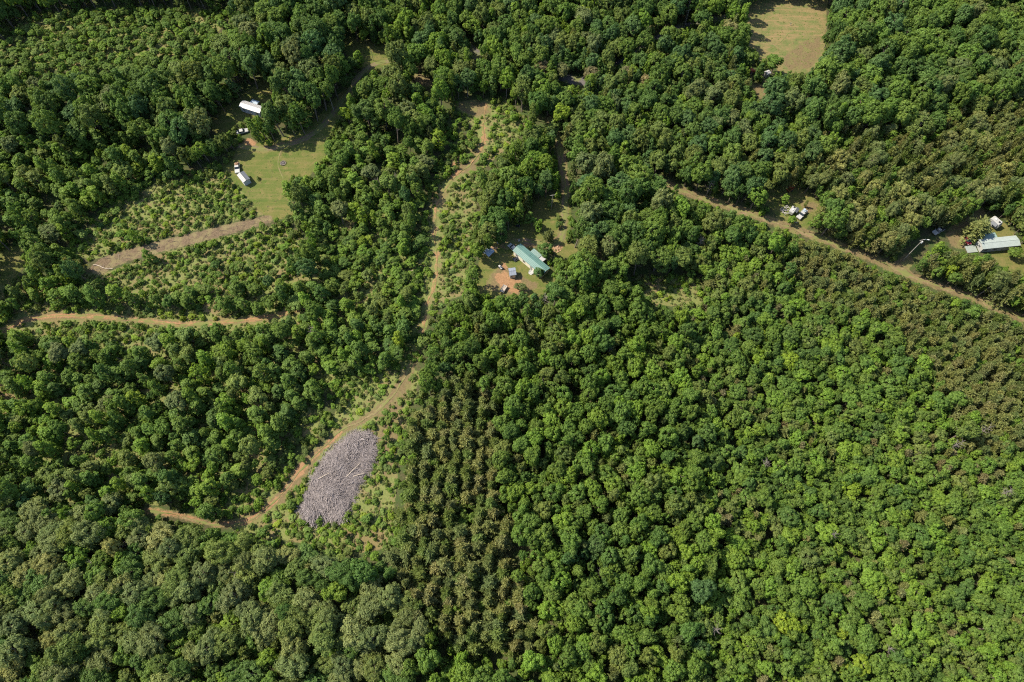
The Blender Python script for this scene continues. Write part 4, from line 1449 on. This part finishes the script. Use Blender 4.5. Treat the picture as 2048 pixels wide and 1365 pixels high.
def shed(name, label, cat, p0, p1, W, zr, rise, roof, wall, flat=False, open_=False):
    loc, rz, L = frame_from(p0, p1, zr)
    t = thing(name, label, cat, loc, rz)
    if open_:
        for sx in (-1, 1):
            for sy in (-1, 1):
                MB().box((sx * (L / 2 - .2), sy * (W / 2 - .2), zr / 2), (.14, .14, zr)).build('post', wall, t)
    else:
        gable_walls(L - .2, W - .2, zr, rise, wall, t)
        door(t, (L * .15, -W / 2 + .08, .05), 0, CREAM)
        window(t, (-L * .25, -W / 2 + .08, 1.4), .6, .6)
    gable_roof('roof', L, W, zr, rise, .15, roof, t)
    return t


shed('garden_shed', 'small shed with a slate-blue ribbed roof on the worn front yard', 'shed', (1018.5, 544.5), (1031, 543), 2.9, 2.4, .45, ROOF_SLATE, GREY_SIDING, open_=False)
shed('carport', 'pale blue canopy on posts under the trees left of the yard', 'carport', (972, 509), (983, 499), 2.7, 2.4, .3, TARP, STEEL, open_=True)
shed('storage_shed', 'grey ribbed storage shed standing in the left lawn', 'shed', (481, 347), (493, 362), 2.9, 2.4, .4, ROOF_SHED, GREY_SIDING)
car('pickup_truck', 'white pickup truck with a piled bed next to the grey shed', 'truck', (474, 328), (475, 345), WHITE, 5.2, 1.95, 'pickup', BROWN)

# --- pieces lying about the central yard


def pile(name, label, cat, px, py, n, r, size, mat, flat=.5, parts='board'):
    x, y, z = ground_at(px, py, .3)
    t = thing(name, label, cat, (x, y, z), random.uniform(0, 3))
    for g in range(2):
        m = MB()
        for _ in range(n // 2):
            a, q = random.uniform(0, 6.28), r * math.sqrt(random.random())
            L_ = size * random.uniform(.5, 1.2)
            m.box((q * math.cos(a), q * math.sin(a), .08 + random.uniform(0, flat) * (1 - q / r)), (L_, .2 * random.uniform(.6, 1.8), .08), Matrix.Rotation(random.uniform(0, 3.14), 3, 'Z') @ Matrix.Rotation(random.uniform(-.25, .25), 3, 'Y'))
        m.build(parts, mat if g == 0 else (PALE if isinstance(mat, str) else mat), t)
    return t


PALE = M_PALE_WOOD
pile('lumber_pile', 'heap of pale boards beside the blue canopy in the yard', 'lumber', 989, 498, 18, 1.3, 1.6, TIMBER)
pile('lumber_pile', 'scattered reddish boards under the trees right of the driveway', 'lumber', 1113, 497, 22, 1.7, 1.4, TIMBER)


def utility_trailer(label, px, py, rz, load):
    x, y, z = ground_at(px, py, .6)
    t = thing('utility_trailer', label, 'trailer', (x, y, z + .05), rz)
    d = MB()
    d.box((0, 0, .6), (3.0, 1.6, .1))
    for s in (-1, 1):
        d.box((0, s * .78, .85), (3.0, .05, .4))
    d.build('bed', WHITE, t)
    m = MB()
    for i in range(9):
        m.box((random.uniform(-.2, .2), -.6 + i * .15, .72 + random.uniform(0, .25)), (random.uniform(1.6, 2.8), .14, .1), Matrix.Rotation(random.uniform(-.1, .1), 3, 'Z'))
    m.build('load', load, t)
    for s in (-1, 1):
        wheel(t, (-.2, s * .95, .32), .32, .2)
    MB().tube([(1.5, 0, .55), (2.7, 0, .5)], .05, 6).build('hitch', BLACK, t)


utility_trailer('small trailer loaded with tan boards at the near left corner of the yard', 1007.5, 578, 1.1, PALE)


def mower(label, px, py, rz, mat):
    x, y, z = ground_at(px, py, .5)
    t = thing('riding_mower', label, 'mower', (x, y, z + .03), rz)
    MB().prism([(0, .4), (1.0, .4), (1.05, .8), (.2, .95), (0, .7)], -.32, .32).build('hood', mat, t, bevel=.05)
    MB().prism([(-.9, .35), (.05, .35), (.05, .55), (-.6, .6), (-.9, .75)], -.45, .45).build('body', mat, t, bevel=.04)
    MB().box((-.5, 0, .8), (.45, .5, .12)).box((-.72, 0, 1.05), (.12, .5, .45)).build('seat', BLACK, t)
    MB().box((.2, 0, .2), (.9, 1.15, .16)).build('mowing_deck', BLACK, t)
    for x_, r_ in ((-.6, .3), (.8, .22)):
        for s in (-1, 1):
            wheel(t, (x_, s * .5, r_), r_, .2)


mower('white riding mower on the patch of orange clay in the central yard', 1001.5, 535, 2.4, WHITE)


def table_set(label, px, py):
    x, y, z = ground_at(px, py, .6)
    t = thing('picnic_table', label, 'table', (x, y, z), .6)
    MB().box((0, 0, .75), (1.9, .8, .07)).build('table_top', BLACK, t)
    for s in (-1, 1):
        MB().box((0, s * .75, .45), (1.9, .28, .06)).build('bench', BLACK, t)
        MB().box((s * .7, 0, .37), (.1, 1.3, .1)).box((s * .7, .25, .5), (.09, .09, .6)).box((s * .7, -.25, .3), (.09, .09, .6)).build('leg', GREY_SIDING, t)


table_set('dark picnic table on the grass before the green-roofed home', 1031, 518)


def grill(label, px, py):
    x, y, z = ground_at(px, py, .6)
    t = thing('barbecue_grill', label, 'grill', (x, y, z), .4)
    MB().tube([(-.45, 0, .85), (.45, 0, .85)], .28, 10).build('barrel', BLACK, t)
    for sx in (-.35, .35):
        for sy in (-.2, .2):
            MB().box((sx, sy, .35), (.06, .06, .7)).build('leg', BLACK, t)
    MB().tube([(.3, 0, 1.1), (.3, 0, 1.6)], .06, 6).build('chimney', BLACK, t)


grill('black barrel grill close to the front wall of the green-roofed home', 1040, 516)


def tank(name, label, cat, px, py, mat, r=.5, h=1.2):
    x, y, z = ground_at(px, py, h / 2)
    t = thing(name, label, cat, (x, y, z), 0)
    MB().tube([(0, 0, 0), (0, 0, .05), (0, 0, h * .85), (0, 0, h)], [r * .95, r, r, r * .55], 14).build('body', mat, t, smooth=True)
    MB().tube([(0, 0, h), (0, 0, h + .12)], r * .3, 10).build('lid', BLACK, t)


tank('water_tank', 'white tank standing at the yard corner by the shade edge', 'tank', 1038, 481.5, WHITE, .35, 1.1)
tank('water_barrel', 'pale barrel in the shade above the parked white car', 'barrel', 996, 484.5, TARP, .45, 1.0)


def fire_pit(label, px, py):
    x, y, z = ground_at(px, py)
    t = thing('fire_pit', label, 'fire pit', (x, y, z), 0)
    m = MB()
    for k in range(16):
        a = k * 6.283 / 16
        m.box((1.1 * math.cos(a), 1.1 * math.sin(a), .15), (.38, .3, .32 * random.uniform(.7, 1.2)), Matrix.Rotation(a + random.uniform(-.3, .3), 3, 'Z'), .8)
    m.build('stone_ring', STONE, t)
    MB().tube([(0, 0, .0), (0, 0, .08)], [1.15, .5], 14).build('ash_bed', ASH, t)
    l = MB()
    for k in range(7):
        a = k * .9
        l.tube([(.7 * math.cos(a), .7 * math.sin(a), .12), (-.5 * math.cos(a + .4), -.5 * math.sin(a + .4), .45)], .06, 5)
    l.build('burnt_log', M_DEAD, t)


fire_pit('stone ring fire pit in the left lawn beside the curved footpath', 566.5, 327)
tank('bucket', 'white bucket beside the stone fire pit', 'bucket', 562, 329, WHITE, .2, .4)

# --- white home under the far left trees
t, L = mobile_home('white-roofed mobile home half hidden under dark trees', (482.5, 206.5), (522, 218.5), 3.3, ROOF_WHITE, GREY_SIDING)
MB().box((-.5, 3.0, 2.5), (3.4, 2.2, .1), Matrix.Rotation(-.12, 3, 'X')).build('porch_roof', TARP, t)
for sx in (-2, 1):
    MB().box((sx, 4.0, 1.2), (.1, .1, 2.4)).build('porch_post', WHITE, t)
car('van', 'white van parked between trees below the white-roofed home', 'van', (481, 264), (488, 262), WHITE, 4.8, 1.9)

# --- grey home at the right edge
t, L = mobile_home('long mobile home with pale grey metal roof at the right edge', (1964.5, 487), (2036, 481), 4.0, ROOF_GREY, WHITE)
ar = MB()
ar.box((-2.2, 3.3, 2.55), (5.4, 2.9, .1), Matrix.Rotation(-.08, 3, 'X'))
for i in range(9):
    ar.box((-4.8 + i * .65, 3.3, 2.62), (.05, 2.9, .05), Matrix.Rotation(-.08, 3, 'X'))
ar.build('porch_roof', ROOF_PALE_GREEN, t)
for sx in (-4.6, .3):
    MB().box((sx, 4.6, 1.2), (.12, .12, 2.4)).build('porch_post', WHITE, t)
dk = MB()
for i in range(12):
    dk.box((-L / 2 - 2.6 + (i - 5.5) * .34, -.4, .62), (.31, 3.0, .06))
dk.box((-L / 2 - 2.6, -.4, .3), (3.8, 2.8, .5))
dk.build('deck', DECK, t)
camper('white travel trailer parked in the clearing above the grey-roofed home', (1985.5, 434), (2004, 449.5))
car('car', 'dark red car beside the deck of the grey-roofed home', 'car', (1932, 474), (1938, 486), RED, 4.3)
car('pickup_truck', 'white pickup truck in tree shade beside the lamp pole', 'truck', (1882, 459), (1871, 465), WHITE, 5.0, 1.9, 'pickup')

# --- small lawn beside the dirt road
car('pickup_truck', 'white pickup with dark hood and windows on the small roadside lawn', 'truck', (1610.5, 422), (1597, 436), WHITE, 5.2, 1.95, 'pickup', TARP)
camper('pale greenish camper half hidden by a sapling on the roadside lawn', (1583, 424), (1591, 412), 1.7, 1.9)
x, y, z = ground_at(1572, 421, .6)
t = thing('house_ruin', 'collapsed white frame and boards beside the pale camper', 'ruin', (x, y, z), .5)
m = MB()
for sx in (-1.6, 1.6):
    m.box((sx, 0, .9), (.14, 3.2, .14)).box((sx, -1.5, .45), (.14, .14, .9)).box((sx, 1.5, .45), (.14, .14, .9))
m.box((0, 1.5, .97), (3.2, .14, .14)).box((0, -1.5, .9), (3.2, .14, .14), Matrix.Rotation(.12, 3, 'Y'))
m.build('frame', CONCRETE, t)
m = MB()
for _ in range(26):
    m.box((random.uniform(-1.6, 1.6), random.uniform(-1.5, 1.5), random.uniform(.05, .5)), (random.uniform(.5, 1.8), .22, .07), Matrix.Rotation(random.uniform(0, 3.1), 3, 'Z') @ Matrix.Rotation(random.uniform(-.3, .3), 3, 'Y'))
m.build('board', CONCRETE, t)


def implement(label, px, py, rz, mat):
    x, y, z = ground_at(px, py, .8)
    t = thing('farm_implement', label, 'farm machine', (x, y, z), rz)
    m = MB()
    for s in (-1, 0, 1):
        m.box((0, s * 1.0, .8), (3.2, .14, .16))
    for q in (-1.4, 0, 1.4):
        m.box((q, 0, .92), (.14, 2.3, .14))
    m.tube([(1.6, 0, .8), (3.1, 0, .7)], .09, 6)
    m.build('frame', mat, t)
    for q in (-1.2, 1.2):
        d = MB()
        for k in range(5):
            d.tube([(q, -1.0 + k * .5 - .02, .42), (q, -1.0 + k * .5 + .02, .42)], .42, 12)
        d.build('disc_gang', mat, t)
    for s in (-1, 1):
        wheel(t, (0, s * 1.35, .4), .4, .24)
    MB().box((.4, 0, 1.2), (1.0, .9, .5)).build('hopper', mat, t)


implement('rusty red farm machine at the shaded top edge of the roadside lawn', 1579.5, 377, .7, RUST)


def tractor(label, px, py, rz, mat):
    x, y, z = ground_at(px, py, 1.2)
    t = thing('tractor', label, 'tractor', (x, y, z), rz)
    MB().prism([(.1, .8), (1.9, .75), (1.9, 1.45), (.1, 1.6)], -.4, .4).build('hood', mat, t, bevel=.06)
    MB().prism([(-1.3, .6), (.1, .6), (.1, 1.2), (-1.3, 1.2)], -.45, .45).build('body', mat, t, bevel=.05)
    MB().box((-.7, 0, 1.35), (.5, .55, .14)).box((-.95, 0, 1.65), (.12, .55, .5)).build('seat', BLACK, t)
    MB().box((-.6, 0, 2.45), (1.5, 1.5, .08)).build('canopy', mat, t)
    for sx in (-1.2, 0):
        for s in (-1, 1):
            MB().box((sx, s * .65, 1.75), (.07, .07, 1.4)).build('canopy_post', BLACK, t)
    for x_, r_, w_ in ((-.8, .75, .42), (1.5, .42, .28)):
        for s in (-1, 1):
            wheel(t, (x_, s * .85, r_), r_, w_)


tractor('red tractor under trees at the lower left of the top field', 1505, 143, .3, RUST)
shed('storage_shed', 'small white-roofed shed under the broad tree at the top field', 'shed', (1532, 147), (1539, 144), 1.8, 2.0, .4, ROOF_WHITE, WHITE)

# --- logs
for label, p, q, r_, mt in (
    ('pale fallen trunk lying across the lower end of the slash strip', (187, 531), (226, 540), .16, M_PALE_WOOD),
    ('long pale beam lying on the roadside lawn below the camper', (1582, 443), (1597, 446), .16, M_PALE_WOOD),
    ('pale fallen log in the scrub left of the central clay track', (790, 541), (826, 544), .14, M_PALE_WOOD),
    ('pale fallen log beside the central clay track above the bend', (876, 349), (890, 348), .16, M_PALE_WOOD),
):
    a, b = ground_at(*p), ground_at(*q)
    m = MB()
    n = 6
    pts = [(a[0] + (b[0] - a[0]) * k / n, a[1] + (b[1] - a[1]) * k / n + .3 * math.sin(k * 1.3), 0) for k in range(n + 1)]
    pts = [(x, y, float(terrain(x, y)) + .25) for x, y, _ in pts]
    m.tube(pts, [r_ * (1.15 - .08 * k) for k in range(n + 1)], 8)
    for k in (2, 4):
        m.tube([pts[k], (pts[k][0] + .5, pts[k][1] + .8, pts[k][2] + .3)], [r_ * .45, r_ * .1], 5)
    tag(m.build('fallen_log', mt, None), label, 'log', 'fallen logs')

# --- utility poles and lines


def utility_pole(label, px, py, h, lamp=False, rz=0.0, r=.15, arm=True):
    x, y, z = ground_at(px, py)
    t = thing('utility_pole', label, 'pole', (x, y, z), rz, 'utility poles')
    MB().tube([(0, 0, -.5), (0, 0, h)], [r * 1.2, r * .8], 8).build('pole', POLE_WOOD, t)
    if arm:
        c = MB().box((0, .12, h - .5), (2.2, .1, .12)).build('crossarm', POLE_WOOD, t)
        for q in (-.95, -.4, .4, .95):
            MB().tube([(q, .12, h - .44), (q, .12, h - .26)], .05, 6).build('insulator', LAMP, c)
    if lamp:
        MB().tube([(0, -.35, h - 1.8), (0, -.35, h - .9)], .24, 10).build('transformer', LAMP, t)
        l = MB().tube([(0, 0, h - .3), (.5, -.3, h + .1), (1.3, -.6, h + .15)], .05, 6).build('lamp_arm', STEEL, t)
        MB().box((1.5, -.7, h + .12), (.7, .3, .16), Matrix.Rotation(-.45, 3, 'Z')).build('lamp_head', LAMP, l)
    return (x, y, z + h - .3)


def power_line(label, a, b, sag=.8):
    m = MB()
    for off in (-.9, .9):
        P = []
        for k in range(13):
            s = k / 12
            P.append((a[0] + (b[0] - a[0]) * s + off, a[1] + (b[1] - a[1]) * s, a[2] + (b[2] - a[2]) * s - sag * 4 * s * (1 - s)))
        m.tube(P, .018, 4, False)
    tag(m.build('power_line', BLACK, None), label, 'cable', 'power lines')


pa = utility_pole('tall pale pole with lamp and transformer at the right dirt road', 1806, 521, 14.0, True, .3, .14)
pb = utility_pole('bare pole in the gap of the central driveway by the yard', 1103, 420, 9.5, False, .2, .12)
pc = utility_pole('pole beside the shaded drive to the far left home', 668, 222, 9.0, False, .9)
pd_ = utility_pole('left pole along the shaded road at the top', 1340, 66, 9.0, False, .4)
pe = utility_pole('middle pole along the shaded road at the top', 1369, 54, 9.0, False, .4)
pf = utility_pole('right pole along the shaded road near the top field', 1471, 40, 9.5, False, .4)
pg = utility_pole('slim pole on the far small lawn by the sandy drive', 747, 122, 6.5, False, .2, .09, False)
power_line('twin cables between the two left poles of the top road', pd_, pe, .3)
power_line('twin cables from the middle pole to the pole near the top field', pe, pf, .9)
x, y, z = ground_at(1581, 49, .5)
t = thing('field_marker', 'small white marker post standing alone in the top field', 'post', (x, y, z))
MB().tube([(0, 0, 0), (0, 0, 1.3)], .09, 8).build('post', WHITE, t)
MB().box((0, -.1, 1.1), (.5, .04, .4)).build('plate', WHITE, t)

# --- the heap of grey branches and the flat slash strip
bp = [(600, 1022), (622, 965), (640, 930), (668, 900), (690, 880), (712, 868), (735, 863), (750, 878), (754, 902), (744, 932), (730, 950), (716, 972), (700, 1010), (690, 1042), (655, 1040), (626, 1048)]
bpm = blur(poly_mask(bp), 3)
stick_wob = 0.34 * np.sin(GX / 9 + 2 * np.sin(GY / 11)) * np.sin(GY / 8 + GX / 23) + 0.12 * np.sin(GX / 4.0) * np.sin(GY / 4.7)


def sticks(n, mask, thr, hfun, lmin, lmax, r0, r1, mean_a=None):
    ys_, xs_ = np.nonzero(mask > thr)
    Vv, Ff = [], []
    vv = []
    for _ in range(n):
        k = rng.integers(len(xs_))
        px, py = (xs_[k] + rng.uniform(0, 1)) * RS, (ys_[k] + rng.uniform(0, 1)) * RS
        x, y, z = ground_at(px, py)
        a = 1.3 * math.sin(x * .19 + 1.7 * math.sin(y * .15)) + rng.normal(0, .62) + (mean_a or 0)
        L_, r_ = rng.uniform(lmin, lmax), rng.uniform(r0, r1)
        zc = z + hfun(px, py) + rng.uniform(-.1, .35)
        d = np.array([math.cos(a), math.sin(a), rng.normal(0, .12)])
        sd = np.array([-math.sin(a), math.cos(a), 0])
        bend = rng.normal(0, .12) * L_
        c = np.array([x, y, zc])
        b = len(Vv) * 9
        pts = []
        for s, rr, bb in ((-.5, r_, 0), (0, r_ * .8, bend), (.5, r_ * .35, 0)):
            p = c + d * L_ * s + sd * bb
            pts += [p + sd * rr, p - sd * rr * .6 + np.array([0, 0, rr]), p - sd * rr * .6 - np.array([0, 0, rr])]
        Vv.append(np.array(pts))
        for s in (0, 3):
            for k2 in range(3):
                Ff.append((b + s + k2, b + s + (k2 + 1) % 3, b + s + 3 + (k2 + 1) % 3, b + s + 3 + k2))
        vv += [rng.uniform(0, 1)] * 6
    return np.concatenate(Vv), np.array(Ff), vv


def stick_mat(name, lo, hi):
    m, nt, out = new_mat(name)
    v = node(nt, 'ShaderNodeAttribute', attribute_name='leafvar')
    b = node(nt, 'ShaderNodeBsdfPrincipled')
    nt.links.new(mix(nt, v.outputs['Fac'], lo, hi), b.inputs['Base Color'])
    b.inputs['Roughness'].default_value = .95
    nt.links.new(b.outputs[0], out.inputs[0])
    return m


M_STICK = stick_mat('grey_branch', (0.15, 0.128, 0.124), (0.335, 0.292, 0.285))
M_STICK2 = stick_mat('brown_branch', (0.08, 0.06, 0.045), (0.22, 0.18, 0.14))


def heap_h(px, py):
    q = float(sample_lin(bpm, np.array([px]), np.array([py]))[0])
    return 2.0 * max(0, q - .3) * (.75 + .55 * math.sin(px * .085 + 1.5 * math.sin(py * .03)) * math.sin(py * .062))


x, y, z = ground_at(680, 960)
heap = thing('brush_pile', 'large heap of dry grey branches on the cleared ground', 'brush pile', (x, y, z))
off = np.array([x, y, z])
Vv, Ff, vv = sticks(9000, bpm + stick_wob, .5, heap_h, 0.9, 4.4, .03, .085, .9)
link('branch', mesh_np('branches', Vv - off, Ff, [M_STICK], var=vv), heap)
Vv, Ff, vv = sticks(420, np.where(blur(poly_mask(bp), 7) > .5, 0, blur(poly_mask(bp), 7)), .08, lambda a, b: .05, .8, 3.5, .03, .09, .2)
link('stray_branch', mesh_np('stray_branches', Vv - off, Ff, [M_STICK], var=vv), heap)
m = MB()
for _ in range(3):
    k = random.choice(bp)
    px, py = 677 + (k[0] - 677) * random.uniform(.1, .85), 958 + (k[1] - 958) * random.uniform(.1, .85)
    a = ground_at(px, py)
    an = random.uniform(.2, 1.4)
    L_ = random.uniform(3, 6)
    zz = a[2] + heap_h(px, py) + .35
    m.tube([(a[0] - x, a[1] - y, zz - z), (a[0] - x + L_ * .5 * math.cos(an), a[1] - y + L_ * .5 * math.sin(an), zz - z + .15), (a[0] - x + L_ * math.cos(an), a[1] - y + L_ * math.sin(an), zz - z)], [.16, .13, .07], 7)
m.build('log', M_PALE_WOOD, heap)
# the mound under the branches
sel = np.nonzero((bpm > .25))
mm = MB()
idx = {}
gxs, gys = sorted(set(sel[1])), sorted(set(sel[0]))
for i, j in zip(*sel):
    px, py = (j + .5) * RS, (i + .5) * RS
    a = ground_at(px, py)
    idx[(i, j)] = len(mm.v)
    q = float(bpm[i, j])
    mm.v.append((a[0] - x, a[1] - y, a[2] - z + heap_h(px, py) * .9 - .05))
for (i, j), k in idx.items():
    if (i + 1, j) in idx and (i, j + 1) in idx and (i + 1, j + 1) in idx:
        mm.f.append((k, idx[(i + 1, j)], idx[(i + 1, j + 1)], idx[(i, j + 1)]))
mm.build('mound', M_DEAD, heap, smooth=True)

strip = blur(poly_mask(DRY_POLYS[0]), 2)
Vv, Ff, vv = sticks(70, strip, .66, lambda a, b: 0, .8, 3.2, .03, .07, .35)
o = link('slash_debris', mesh_np('slash_debris', Vv, Ff, [M_STICK2], var=vv))
o['kind'] = 'stuff'
